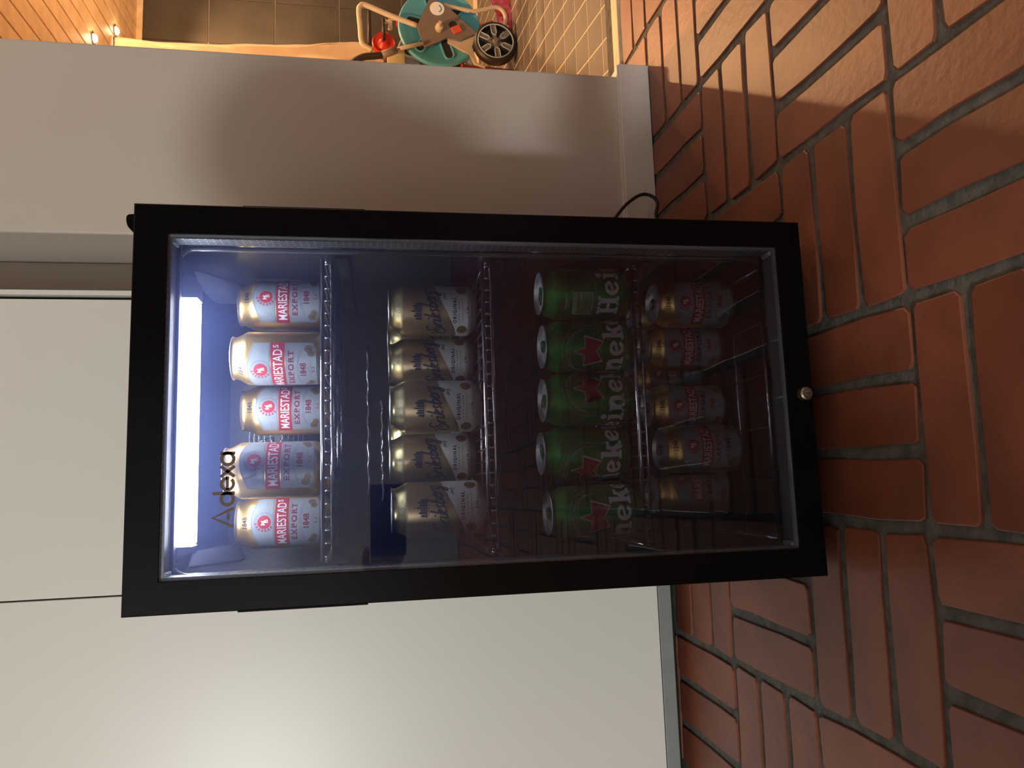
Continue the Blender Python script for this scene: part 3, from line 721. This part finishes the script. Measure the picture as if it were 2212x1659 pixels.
# ---- green can with red star and white wordmark
hei, hb = can_base('green_beer_can', [M_green], None, M_greentab)
def star(cx, cz, R, r=None):
    r = r or R * 0.40
    return [(cx + (R if k % 2 == 0 else r) * math.sin(k * PI / 5), cz + (R if k % 2 == 0 else r) * math.cos(k * PI / 5)) for k in range(10)]
pobj('star_outline', wrap(poly2(bmesh.new(), star(0, 0.0605, 0.0222)), 0.00024), M_white, hei)
pobj('red_star', wrap(poly2(bmesh.new(), star(0, 0.0605, 0.0196)), 0.00034), M_red, hei)
b_ = bmesh.new()
W_ = 0.0225; xh = 0.0195; zb = 0.0165
def serif(x, z, w=0.0120, h=0.0034): poly2(b_, [(x - w / 2, z), (x + w / 2, z), (x + w / 2, z + h), (x - w / 2, z + h)])
def stem(x, z0, z1, w=0.0062): poly2(b_, [(x - w / 2, z0), (x + w / 2, z0), (x + w / 2, z1), (x - w / 2, z1)])
def let_e(x):
    n = 30; r = 0.0072; rz = xh / 2 - 0.0024
    stroke2(b_, [(x + r * math.cos(math.radians(12 + k * 318 / n)), zb + xh / 2 + rz * math.sin(math.radians(12 + k * 318 / n))) for k in range(n + 1)], 0.0052, pen=(0.62, PI / 2))
    stroke2(b_, [(x - r, zb + xh * 0.42), (x + r, zb + xh * 0.60)], 0.0032)
def let_n(x):
    stem(x - 0.0058, zb, zb + xh); serif(x - 0.0058, zb, 0.0105); serif(x - 0.0076, zb + xh - 0.0032, 0.0062)
    stroke2(b_, [(x - 0.0040, zb + xh * 0.66), (x + 0.0005, zb + xh * 0.90), (x + 0.0050, zb + xh * 0.84), (x + 0.0062, zb + xh * 0.55), (x + 0.0062, zb + 0.0002)], 0.0058, smooth=5)
    serif(x + 0.0068, zb, 0.0100)
def let_i(x):
    stem(x, zb, zb + xh); serif(x, zb, 0.0120); serif(x - 0.0022, zb + xh - 0.0032, 0.0070); disc2(b_, x, zb + xh + 0.0062, 0.0040)
def let_k(x):
    stem(x - 0.0055, zb, zb + 0.0275); serif(x - 0.0055, zb, 0.0110); serif(x - 0.0076, zb + 0.0275 - 0.0032, 0.0068)
    stroke2(b_, [(x - 0.0030, zb + xh * 0.45), (x + 0.0062, zb + xh)], 0.0046); serif(x + 0.0055, zb + xh - 0.0030, 0.0100)
    stroke2(b_, [(x + 0.0005, zb + xh * 0.62), (x + 0.0072, zb)], 0.0066); serif(x + 0.0070, zb, 0.0105)
def let_H(x):
    for sx in (-1, 1): stem(x + sx * 0.0068, zb, zb + 0.0275); serif(x + sx * 0.0068, zb, 0.0115); serif(x + sx * 0.0068, zb + 0.0275 - 0.0034, 0.0115)
    poly2(b_, [(x - 0.007, zb + 0.0118), (x + 0.007, zb + 0.0118), (x + 0.007, zb + 0.0156), (x - 0.007, zb + 0.0156)])
pos = [-0.0800, -0.0560, -0.0380, -0.0190, 0.0045, 0.0265, 0.0485, 0.0710]
for ch, x in zip('HeineKen', pos): {'H': let_H, 'e': let_e, 'i': let_i, 'n': let_n, 'K': let_k}[ch](x)
pobj('wordmark', wrap(b_, 0.00026), M_white, hei)
b_ = bmesh.new()
track = [(-0.030, 0.0475), (0.030, 0.0475), (0.031, 0.058)] + [(0.031 * math.cos(math.radians(a)), 0.062 + 0.024 * math.sin(math.radians(a))) for a in range(0, 181, 12)] + [(-0.031, 0.058)]
stroke2(b_, track, 0.0006, True)
stroke2(b_, [(-0.0365 + 0, 0.0465)] + [(0.0365 * math.cos(math.radians(a)), 0.062 + 0.0335 * math.sin(math.radians(a))) for a in range(180, -1, -10)] + [(0.0365, 0.0465)], 0.0006)
text2(b_, 'HEINEKEN ORIGINAL', 0, 0.0905, 0.0042, 0.082, 0.01, arc=0.0300)
text2(b_, 'EST', -0.0205, 0.0535, 0.0026, spacing=1.3); text2(b_, '1873', 0.0205, 0.0535, 0.0026, spacing=1.3)
pobj('label_lines', wrap(b_, 0.00024), M_palegreen, hei)
b_ = bmesh.new(); text2(b_, 'PREMIUM QUALITY LAGER BEER BREWED WITH PURE MALT', 0, 0.0118 + .0014, 0.0020, 0.150, 0.0, spacing=1.5)
stroke2(b_, [(-0.100, 0.0475), (-0.045, 0.0475)], 0.0005); stroke2(b_, [(0.045, 0.0475), (0.100, 0.0475)], 0.0005)
pobj('small_lettering', wrap(b_, 0.00022), M_palegreen, hei)
BK = -0.078      # information panel at the back, above the H
pobj('information_panel', wrap(poly2(bmesh.new(), [(BK - 0.016, 0.0500), (BK + 0.016, 0.0500), (BK + 0.016, 0.0765), (BK - 0.016, 0.0765)]), 0.00020), M_palegreen, hei)
b_ = bmesh.new()
rq = random.Random(5)
for k in range(9): stroke2(b_, [(BK - 0.0145, 0.0525 + k * 0.0022), (BK - 0.0145 + rq.uniform(.018, .029), 0.0525 + k * 0.0022)], 0.0012)
pobj('information_lines', wrap(b_, 0.00028), M_green, hei)
b_ = bmesh.new(); text2(b_, 'Heineken', BK, 0.0855, 0.0034, 0.0150, 0.01); text2(b_, 'ORIGINAL', BK, 0.0815, 0.0018, 0.0100)
pobj('back_lettering', wrap(b_, 0.00024), M_lab, hei)
pobj('back_star', wrap(poly2(bmesh.new(), star(BK, 0.0905, 0.0032)), 0.00026), M_red, hei)

used = set()
def place(proto, x, y, z, off, label, group, cat='can'):
    """off: degrees by which the printed front is turned to the viewer's right"""
    o = proto if proto.name not in used else copy_tree(proto)
    used.add(proto.name)
    o.location = (x, y, z)
    face = math.atan2(CAM.x - x, -(CAM.y - y))      # direction of the printed front that looks at the viewer's side of the room
    o.rotation_euler = (0, 0, face + math.radians(off))
    return tag(o, label, cat, group)
G1 = 'gold cans on the top shelf'; G2 = 'script-lettered cans on the second shelf'; G3 = 'green cans on the third shelf'; G4 = 'gold cans on the bottom rack'
z = SHZ[0] + 0.0002
place(mar, 0.148, 0.188, z, 21, 'gold red-band can at the right end of the brightly lit top shelf', G1)
place(mar, 0.070, 0.142, z, -25, 'gold red-band can second from the right on the brightly lit top shelf', G1)
place(mar, 0.012, 0.218, z, 9, 'gold red-band can in the middle of the brightly lit top shelf, right of the fan', G1)
place(mar, -0.070, 0.105, z, 20, 'gold red-band can nearest the glass on the top shelf, below the door lettering', G1)
place(mar, -0.134, 0.190, z, 0, 'gold red-band can at the left end of the brightly lit top shelf', G1)
place(mar, -0.088, 0.262, z, 30, 'gold can mostly hidden behind the two leftmost cans of the top shelf', G1)
z = SHZ[1] + 0.0002
place(eri, 0.136, 0.160, z, 0, 'script-lettered lager can at the right end of the second shelf', G2)
place(eri, 0.072, 0.200, z, 4, 'script-lettered lager can second from the right on the second shelf', G2)
place(eri, 0.006, 0.141, z, -3, 'script-lettered lager can in the middle of the second shelf', G2)
place(eri, -0.058, 0.205, z, -2, 'script-lettered lager can second from the left on the second shelf', G2)
place(eri, -0.123, 0.118, z, 2, 'script-lettered lager can at the left end of the second shelf', G2)
place(eri, 0.116, 0.262, z, 60, 'script-lettered can showing in the gap behind the two rightmost on the second shelf', G2)
place(eri, -0.020, 0.290, z, 80, 'script-lettered can whose neck shows behind the middle of the second shelf', G2)
z = SHZ[2] + 0.0002
place(hei, 0.146, 0.101, z, 113, 'green star can turned to its information panel, right end of third shelf', G3)
place(hei, 0.075, 0.094, z, -10, 'green star can with whole star in front, second from the right', G3)
place(hei, 0.0075, 0.102, z, 26, 'green star can in the middle of the third shelf', G3)
place(hei, -0.0585, 0.125, z, -42, 'green star can second from the left, its star turned aside', G3)
place(hei, -0.134, 0.097, z, -11, 'green star can at the left end of the third shelf, apart from the others', G3)
z = SHZ[3] + 0.0002
place(mar, 0.148, 0.160, z, 8, 'gold can at the right end of the dark bottom rack', G4)
place(mar, 0.093, 0.205, z, 9, 'gold can second from the right on the dark bottom rack', G4)
place(mar, 0.006, 0.205, z, 6, 'gold can in the middle of the dark bottom rack', G4)
place(mar, -0.056, 0.165, z, 9, 'gold can second from the left on the dark bottom rack', G4)
place(mar, -0.117, 0.205, z, 38, 'gold can at the left end of the dark bottom rack, label turned right', G4)
place(mar, 0.146, 0.247, z, 50, 'gold can behind the two rightmost cans of the bottom rack', G4)
place(mar, 0.055, 0.275, z, 20, 'gold can showing in the gap behind the middle of the bottom rack', G4)

# ================================================================== BATHROOM THINGS
YC = 2.42
def xz(px, py, Y=YC):
    p = at(px, py, Y); return (p.x, p.z)
def zoom(a, b): return (720 + a / 4.809, b / 4.809)
hr = thing('hose_reel_cart', 'garden hose reel cart with teal drum, grey side plate and spoked black wheel', 'hose reel', (1.95, YC, ZB))
def hpart(name, bm, m, parent=None, smooth=False):
    bmesh.ops.translate(bm, verts=bm.verts, vec=(-1.95, -YC, -ZB)); return obj(name, bm, m, parent or hr, smooth)
DC = (1.985, 0.250)
def drum_side(y, m, nm):
    o = hpart(nm, lathe(bmesh.new(), [(0.0, -0.010), (0.150, -0.010), (0.168, -0.020), (0.184, -0.022), (0.190, -0.012), (0.188, 0.0), (0.17, 0.004), (0.0, 0.004)], 64, axis='Y', center=(DC[0], y, DC[1])), m, None, True)
    for k in range(6):
        a = math.radians(18 + 60 * k); ca, sa = math.cos(a), math.sin(a)
        def cap(L, R, n=10):
            pts = [(L + R * math.cos(math.radians(t)), R * math.sin(math.radians(t))) for t in range(-90, 91, 18)] + [(-L + R * math.cos(math.radians(t)), R * math.sin(math.radians(t))) for t in range(90, 271, 18)]
            return [(DC[0] + (0.105 + u) * ca - v * sa, DC[1] + (0.105 + u) * sa + v * ca) for u, v in pts]
        hpart('slot_rim', T([(p[0], y - 0.012, p[1]) for p in cap(0.030, 0.022)], 0.006, 8, True), m, o, 'all')
        hpart('slot_shade', prism(bmesh.new(), cap(0.030, 0.019), y - 0.0125, y - 0.008), M_dark, o)  # dark insert, paints the shade of an open slot
    return o
for _y, _m, _n in ((YC, M_teal, 'drum_side'), (YC + 0.26, M_lilac, 'drum_side')): drum_side(_y, _m, _n)
hpart('drum_core', lathe(bmesh.new(), [(0.0, 0.005), (0.085, 0.005), (0.085, 0.24), (0.0, 0.24)], 32, axis='Y', center=(DC[0], YC, DC[1])), M_dark, None, True)
plate = [zoom(*p) for p in ((1000, -20), (868, 280), (948, 497), (1095, 440), (1180, 395), (1330, 420), (1492, 352), (1380, 250), (1160, 52), (1060, 8))]
po = hpart('side_plate', prism(bmesh.new(), [xz(*p, YC - 0.04) for p in plate], YC - 0.046, YC - 0.034), M_plate)
sc_ = xz(*zoom(1078, 90), YC - 0.046)
st_ = hpart('sticker', lathe(bmesh.new(), [(0.0, -0.0012), (0.033, -0.0012), (0.033, 0.0)], 28, axis='Y', center=(sc_[0], YC - 0.046, sc_[1])), M_white, po)
b_ = bmesh.new(); ring(b_, sc_[0], sc_[1] - 0.002, 0.017, 0.006, 200, 340)
for v in b_.verts: v.co.y = YC - 0.0478
hpart('sticker_print', b_, M_teal, po)
kn = xz(*zoom(1100, 300), YC - 0.05)
hpart('hose_connector', lathe(bmesh.new(), [(0.0, -0.055), (0.008, -0.055), (0.009, -0.030), (0.017, -0.026), (0.019, -0.012), (0.016, 0.0), (0.016, 0.006)], 24, axis='Y', center=(kn[0], YC - 0.046, kn[1])), M_cream, po, True)
hpart('brake_button', prism(bmesh.new(), [xz(*zoom(*p), YC - 0.05) for p in ((1222, 292), (1300, 262), (1338, 328), (1262, 358))], YC - 0.056, YC - 0.046), M_orange, po)
hc = xz(*zoom(1245, 260), YC - 0.046)
hpart('plate_hole', lathe(bmesh.new(), [(0.0, -0.0008), (0.019, -0.0008), (0.019, 0.001)], 20, axis='Y', center=(hc[0], YC - 0.046, hc[1])), M_dark, po)
def P3(a, b, Y=YC - 0.03):
    p = at(*zoom(a, b), Y); return Vector((p.x, Y, p.z))
def flatbar(pts, w, th):
    return tube(bmesh.new(), pts, w / 2, 8, False)
hpart('handle_frame', T(smooth_path([P3(870, 268), P3(600, 165), P3(340, 55), P3(285, 62), P3(265, 110), P3(278, 260), P3(290, 400), P3(320, 470), P3(410, 522)], 5), 0.012, 10), M_cream, None, 'all')
hpart('support_leg', T(smooth_path([P3(1150, 58), P3(1300, 88), P3(1450, 118), P3(1570, 100), P3(1690, 75), P3(1760, 110), P3(1790, 180), P3(1780, 270), P3(1770, 380)], 5), 0.010, 10), M_cream, None, 'all')
hpart('crank_rod', T([P3(1385, 312, YC + .06), P3(1658, 236, YC + .06)], 0.010, 10), M_orange, None, 'all')
hpart('wheel_bracket', prism(bmesh.new(), [xz(*zoom(*p), YC - 0.03) for p in ((1325, 432), (1505, 345), (1440, 480), (1500, 650), (1580, 690), (1470, 655), (1420, 560), (1190, 430), (1190, 390))], YC - 0.028, YC - 0.012), M_cream)
hpart('lever', T([P3(935, 450, YC - .055), P3(740, 492, YC - .055), P3(650, 520, YC - .055)], 0.009, 10), M_cream, None, 'all')
hpart('lever_sleeve', T([P3(655, 515, YC - .055), P3(590, 542, YC - .055), P3(505, 572, YC - .055)], 0.017, 12), M_plate, None, 'all')
hpart('lever_grip', T(smooth_path([P3(510, 572, YC - .055), P3(420, 582, YC - .055), P3(320, 590, YC - .055), P3(240, 625, YC - .055), P3(200, 655, YC - .055)], 4), 0.015, 12), M_dark, None, 'all')
# wheel
wc = (1.907, 0.000); wr_ = 0.099
wo = hpart('wheel', lathe(bmesh.new(), [(0.078, -0.036), (0.090, -0.036), (wr_, -0.026), (wr_, 0.006), (0.090, 0.014), (0.078, 0.014), (0.078, -0.036)], 48, axis='Y', center=(wc[0], YC - 0.03, wc[1])), M_dark, None, True)
hpart('wheel_rim', T([(wc[0] + 0.081 * math.cos(2 * PI * k / 40), YC - 0.066, wc[1] + 0.081 * math.sin(2 * PI * k / 40)) for k in range(40)], 0.0030, 8, True), M_paleb, wo, 'all')
hpart('hub', lathe(bmesh.new(), [(0.0, -0.045), (0.010, -0.045), (0.014, -0.038), (0.016, -0.030), (0.024, -0.026), (0.024, 0.0)], 24, axis='Y', center=(wc[0], YC - 0.03, wc[1])), M_plate, wo, True)
hpart('wheel_disc', lathe(bmesh.new(), [(0.0, -0.004), (0.079, -0.004), (0.079, 0.0), (0.0, 0.0)], 40, axis='Y', center=(wc[0], YC - 0.028, wc[1])), M_dark, wo, True)
for k in range(6):
    a = math.radians(k * 60 + 8); ca, sa = math.cos(a), math.sin(a)
    pts = [(0.080, 0.011), (0.042, 0.011), (0.034, 0.007), (0.031, 0.0), (0.034, -0.007), (0.042, -0.011), (0.080, -0.011)]
    hpart('spoke', T([(wc[0] + u * ca - v * sa, YC - 0.064, wc[1] + u * sa + v * ca) for u, v in pts], 0.0028, 8), M_paleb, wo, 'all')
    hpart('spoke_web', prism(bmesh.new(), [(wc[0] + u * ca - v * sa, wc[1] + u * sa + v * ca) for u, v in ((0.020, 0.008), (0.079, 0.010), (0.079, -0.010), (0.020, -0.008))], YC - 0.063, YC - 0.034), M_plate, wo)
hpart('axle', T([(wc[0], YC - 0.02, wc[1]), (wc[0], YC + 0.30, wc[1])], 0.008, 10), M_cream, None, 'all')

# red plunger, clothes pegs, pink bath mat, yellow box, curtain
rc = at(*zoom(525, 440), YC + 0.06)
pl = thing('plunger', 'red rubber plunger with dark rod leaning beside the hose reel', 'plunger', rc)
b_ = lathe(bmesh.new(), [(0.0, -0.012), (0.012, -0.012), (0.020, -0.004), (0.030, 0.006), (0.042, 0.006), (0.050, -0.002), (0.054, 0.008), (0.050, 0.05), (0.040, 0.08), (0.0, 0.085)], 36, axis='Y'); obj('cup', b_, M_redp, pl, True)
p2 = at(*zoom(520, 190), YC + 0.10) - rc
obj('rod', T([(0, -0.015, 0), tuple(p2)], 0.007, 10), M_dark, pl, 'all')
rk = thing('drying_rod', 'dark level rod with a rounded end beside the red plunger', 'rod', at(*zoom(378, 490), YC + 0.12))
obj('rod_shaft', T([(0, 0, 0), tuple(at(*zoom(372, 120), YC + 0.16) - rk.location)], 0.009, 10), M_dark, rk, 'all')
obj('rod_end', lathe(bmesh.new(), [(0, -0.012), (0.012, -0.010), (0.015, 0.0), (0.012, 0.010), (0, 0.012)], 16), M_dark, rk, True)
for (a, b, m, lb, nm) in ((590, 255, M_cream, 'white clothes peg on a ring above the red plunger', 'w'), (672, 225, M_redp, 'red clothes peg beside the white one', 'r')):
    p = at(*zoom(a, b), YC + 0.10); t = thing('clothes_peg', lb, 'clothes peg', p, 0, 'clothes pegs by the hose reel')
    for k in (0, 1):
        o = obj('peg_jaw', B(-0.024, 0.026, -0.006 + 0.010 * k, 0.001 + 0.010 * k, -0.010, 0.008, bev=0.002), m, t); o.rotation_euler = (0, math.radians(4 if k else -4), 0)
    obj('peg_spring', T([(0.022 + 0.009 * math.cos(q * .6), 0.002 + 0.0008 * q, 0.02 + 0.009 * math.sin(q * .6)) for q in range(22)], 0.0018, 6), M_steel, t, 'all')
yb = at(*zoom(640, 620), YC + 0.045)

b_ = B(-0.06, 0.035, -0.03, 0.03, -0.045, 0.035, bev=0.006); o = obj('storage_tub', b_, [M_yel], None, True); o.location = yb; tag(o, 'pale yellow plastic tub half hidden behind the wall end', 'tub')
rt = at(*zoom(420, 560), YC + 0.14); o = obj('red_bucket', lathe(bmesh.new(), [(0.0, -0.10), (0.05, -0.10), (0.060, 0.14), (0.065, 0.145), (0.057, 0.145), (0.048, -0.09), (0, -0.09)], 32), M_redp, None, True); o.location = (1.80, 2.50, 0.0); tag(o, 'red plastic bucket behind the hose reel lever', 'bucket')
# pink bath mat, a thick fluffy sheet hanging over the low leg of the cart
pk = bmesh.new(); rq = random.Random(9)
grid = []
p_top, p_bot = at(*zoom(1815, -160), YC + 0.10), at(*zoom(1803, 345), YC + 0.05)
for i in range(15):
    t = i / 14; c = p_top.lerp(p_bot, t); hw = 0.075 * (1 - t ** 2.2) + 0.012
    grid.append([pk.verts.new((c.x + rq.uniform(-.003, .003), c.y + 0.012 * math.sin(i * 1.1 + k) + rq.uniform(-.004, .004), c.z + hw * (k / 4 - 1))) for k in range(9)])
for i in range(14):
    for k in range(8): pk.faces.new((grid[i][k], grid[i + 1][k], grid[i + 1][k + 1], grid[i][k + 1]))
bmesh.ops.solidify(pk, geom=pk.faces[:], thickness=0.014)
o = obj('bath_mat', pk, M_pink, None, True); tag(o, 'fluffy pink bath mat slung over the leg of the hose reel cart', 'bath mat')
# curtain
cu = bmesh.new(); edge = [(1.70, 1.965), (1.68, 1.967), (1.395, 1.965), (1.07, 1.970), (0.947, 1.978), (0.85, 1.985), (0.78, 2.003), (0.70, 2.022), (0.63, 2.032), (0.56, 2.02), (0.50, 1.98)]
def ex(z):
    for (z0, x0_), (z1, x1_) in zip(edge, edge[1:]):
        if z1 <= z <= z0: return x0_ + (x1_ - x0_) * (z0 - z) / (z0 - z1)
    return edge[-1][1]
grid = []
for i in range(41):
    z = 1.70 - 1.2 * i / 40; row = []
    for k in range(49):
        u = k / 48; f = 0.020 + 0.012 * (i / 40)
        row.append(cu.verts.new((1.42 + (ex(z) - 1.42) * u, 2.62 + f * math.sin(u * 38 + 0.6 * math.sin(i * .2)) + 0.004 * math.sin(i * .7 + k), z + 0.003 * math.sin(k * .9))))
    grid.append(row)
for i in range(40):
    for k in range(48): cu.faces.new((grid[i][k], grid[i + 1][k], grid[i + 1][k + 1], grid[i][k + 1]))
bmesh.ops.solidify(cu, geom=cu.faces[:], thickness=0.0015)
ct = thing('shower_curtain', 'white shower curtain hanging in folds at the edge of the doorway', 'curtain', (1.7, 2.62, 0))
bmesh.ops.translate(cu, verts=cu.verts, vec=(-1.7, -2.62, 0)); obj('curtain_cloth', cu, M_curt, ct, True)
obj('curtain_rail', T([(-0.98, 0, 1.712), (0.262, 0, 1.712)], 0.011, 12), M_steel, ct, 'all')

# ================================================================== THE PHOTOGRAPHER (crouching behind the phone; stands between the room lamp and the fridge)
M_skin = mat('skin', (0.55, 0.33, 0.24), 0.5, var=0.06, scale=20)
M_shirt = mat('grey_shirt_cloth', (0.30, 0.29, 0.28), 0.85, var=0.1, scale=30, bump=0.2, bscale=300)
M_jean = mat('dark_trouser_cloth', (0.05, 0.055, 0.075), 0.85, var=0.2, scale=40, bump=0.2, bscale=300)
M_hair = mat('brown_hair', (0.06, 0.038, 0.022), 0.6, var=0.4, scale=60, bump=0.6, bscale=150)
M_sock = mat('dark_sock_cloth', (0.03, 0.03, 0.032), 0.9)
M_eye = mat('eye_white', (0.75, 0.74, 0.72), 0.25)
J = {'pel': ((-1.00, -1.58, .30), .140, 'j'), 'sp1': ((-.95, -1.50, .44), .128, 's'), 'che': ((-.87, -1.39, .60), .138, 's'), 'upc': ((-.80, -1.33, .70), .115, 's'),
     'nek': ((-.645, -1.245, .760), .058, 'h'), 'hd0': ((-.535, -1.175, 0.825), .070, 'h'), 'hd1': ((-.470, -1.130, 0.900), .088, 'h'), 'hd2': ((-.465, -1.130, 0.972), .075, 'h'), 'jaw': ((-.455, -1.105, 0.850), .052, 'h'), 'nos': ((-.382, -1.068, 0.900), .014, 'h'),
     'lsh': ((-.885, -1.195, .715), .066, 's'), 'lel': ((-.605, -1.050, .605), .046, 's'), 'lwr': ((-.330, -.905, .545), .030, 'h'), 'lpa': ((-.268, -.878, .535), .026, 'h'),
     'rsh': ((-.690, -1.455, .705), .066, 's'), 'rel': ((-.540, -1.330, .490), .046, 's'), 'rwr': ((-.700, -1.150, .545), .030, 'h'), 'rpa': ((-.760, -1.110, .545), .027, 'h'),
     'lhi': ((-1.06, -1.52, .30), .105, 'j'), 'lkn': ((-.82, -1.22, .47), .066, 'j'), 'lan': ((-.90, -1.27, .090), .042, 'j'), 'lto': ((-.76, -1.13, .035), .034, 'k'),
     'rhi': ((-.95, -1.65, .30), .105, 'j'), 'rkn': ((-.67, -1.44, .075), .066, 'j'), 'ran': ((-.97, -1.68, .070), .042, 'j'), 'rto': ((-1.07, -1.76, .040), .034, 'k')}
EDG = [('pel', 'sp1'), ('sp1', 'che'), ('che', 'upc'), ('upc', 'nek'), ('nek', 'hd0'), ('hd0', 'hd1'), ('hd1', 'hd2'), ('hd0', 'jaw'), ('hd1', 'nos'), ('upc', 'lsh'), ('lsh', 'lel'), ('lel', 'lwr'), ('lwr', 'lpa'),
       ('upc', 'rsh'), ('rsh', 'rel'), ('rel', 'rwr'), ('rwr', 'rpa'), ('pel', 'lhi'), ('lhi', 'lkn'), ('lkn', 'lan'), ('lan', 'lto'), ('pel', 'rhi'), ('rhi', 'rkn'), ('rkn', 'ran'), ('ran', 'rto')]
def finger(nm, base, pts, r):
    prev = base
    for k, p in enumerate(pts):
        J[nm + str(k)] = (p, r * (1 - .12 * k), 'h'); EDG.append((prev, nm + str(k))); prev = nm + str(k)
# left hand: four fingers behind the phone, thumb in front of its edge
for k in range(4):
    zf = 0.560 - 0.019 * k; ln = (0.9, 1.0, 0.97, 0.8)[k]
    finger('lf%d' % k, 'lpa', [(-.250, -.862, zf), (-.250 + .038 * ln, -.858, zf - .002), (-.250 + .066 * ln, -.857, zf - .003)], .0088)
finger('lth', 'lwr', [(-.272, -.868, .572), (-.246, -.838, .578), (-.222, -.826, .572)], .0100)
for k in range(4):
    ox = 0.017 * (k - 1.5); ln = (0.9, 1.0, 0.95, 0.8)[k]
    finger('rf%d' % k, 'rpa', [(-.795 + ox * .6, -1.085 + ox * .8, .548), (-.795 - .030 * ln + ox * .6, -1.062 + ox * .8, .536), (-.795 - .046 * ln + ox * .6, -1.048 + ox * .8, .512)], .0088)
finger('rth', 'rwr', [(-.735, -1.100, .568), (-.758, -1.078, .560), (-.775, -1.066, .548)], .0100)
keys = list(J); me = bpy.data.meshes.new('person_rig')
me.from_pydata([J[k][0] for k in keys], [(keys.index(a), keys.index(b)) for a, b in EDG], [])
tmp = bpy.data.objects.new('person_rig', me); C.objects.link(tmp)
sk = tmp.modifiers.new('skin', 'SKIN'); sk.use_smooth_shade = True
for i, k in enumerate(keys):
    me.skin_vertices[0].data[i].radius = (J[k][1], J[k][1]); me.skin_vertices[0].data[i].use_root = (k == 'pel')
ss = tmp.modifiers.new('sub', 'SUBSURF'); ss.levels = 2; ss.render_levels = 2
bpy.context.view_layer.update()
dg = bpy.context.evaluated_depsgraph_get(); dg.update()
bme = bpy.data.meshes.new_from_object(tmp.evaluated_get(dg)); bpy.data.objects.remove(tmp)
bme.name = 'body'; bme.materials.clear()
for m_ in (M_skin, M_shirt, M_jean, M_sock): bme.materials.append(m_)
idx = {'h': 0, 's': 1, 'j': 2, 'k': 3}
bones = [(Vector(J[a][0]), Vector(J[b][0]), a, b) for a, b in EDG]
for p in bme.polygons:
    c = Vector(p.center); best = None
    for A, Bv, a, b in bones:
        d = Bv - A; t = max(0, min(1, (c - A).dot(d) / d.length_squared)); q = (c - A - d * t).length - (J[a][1] * (1 - t) + J[b][1] * t)
        if best is None or q < best[0]: best = (q, a if t < (.85 if J[b][2] == 'h' and J[a][2] == 's' else .5) else b)
    p.material_index = idx[J[best[1]][2]]
    p.use_smooth = True
pr_ = thing('person', 'person in grey shirt and dark trousers kneeling on one knee, holding out a phone', 'person', (-0.9, -1.4, 0))
def pp(name, bm, m, smooth='all'):
    bmesh.ops.translate(bm, verts=bm.verts, vec=(0.9, 1.4, 0)); return obj(name, bm, m, pr_, smooth)
bo = bpy.data.objects.new('body', bme); C.objects.link(bo); bo.parent = pr_; bo.location = (0.9, 1.4, 0)
fwd = Vector((.83, .56, 0)); rgt = Vector((.56, -.83, 0)); hc_ = Vector((-.47, -1.13, .930))
hb_ = bmesh.new(); bmesh.ops.create_icosphere(hb_, subdivisions=4, radius=1.0)
for v in list(hb_.verts):
    if v.co.y > 0.35 and v.co.z < 0.55 or v.co.z < -0.55 or (v.co.y > -0.05 and v.co.z < -0.05): hb_.verts.remove(v)
for v in hb_.verts:
    n3 = 1 + .03 * math.sin(v.co.x * 17) * math.sin(v.co.z * 13 + v.co.y * 9)
    v.co = hc_ + rgt * (v.co.x * .112 * n3) + fwd * (v.co.y * .114 * n3 - .016) + Vector((0, 0, v.co.z * .128 * n3 + .018))
pp('hair', hb_, M_hair)
for sx in (-1, 1):
    e = hc_ + rgt * (sx * .031) + fwd * .078 + Vector((0, 0, -.012))
    b_ = bmesh.new(); bmesh.ops.create_icosphere(b_, subdivisions=3, radius=.0125, matrix=Matrix.Translation(e)); eo = pp('eye', b_, M_eye)
    b_ = bmesh.new(); bmesh.ops.create_icosphere(b_, subdivisions=2, radius=.0060, matrix=Matrix.Translation(e + fwd * .0085)); pp('iris', b_, M_hair)
    b_ = bmesh.new(); bmesh.ops.create_icosphere(b_, subdivisions=3, radius=1.0)
    for v in b_.verts: v.co = hc_ + rgt * (sx * .086 + v.co.x * .008) + fwd * (v.co.y * .018 - .006) + Vector((0, 0, v.co.z * .031 - .020))
    pp('ear', b_, M_skin)
mo = hc_ + fwd * .066 + Vector((0, 0, -.078))
pp('mouth', T(smooth_path([mo - rgt * .024 - fwd * .006, mo, mo + rgt * .024 - fwd * .006], 5), .0042, 8), mat('lips', (.42, .16, .13), .45))
ph = thing('phone', 'black phone in the outstretched hand of the kneeling person', 'phone', (-0.165, -0.8445, 0.490))
obj('phone_body', B(-0.077, 0.077, -0.0040, 0.0038, 0.0, 0.076, bev=0.0035, seg=3), M_black, ph, True)
obj('phone_screen', B(-0.073, 0.073, -0.0046, -0.0039, 0.004, 0.072), M_dark, ph)
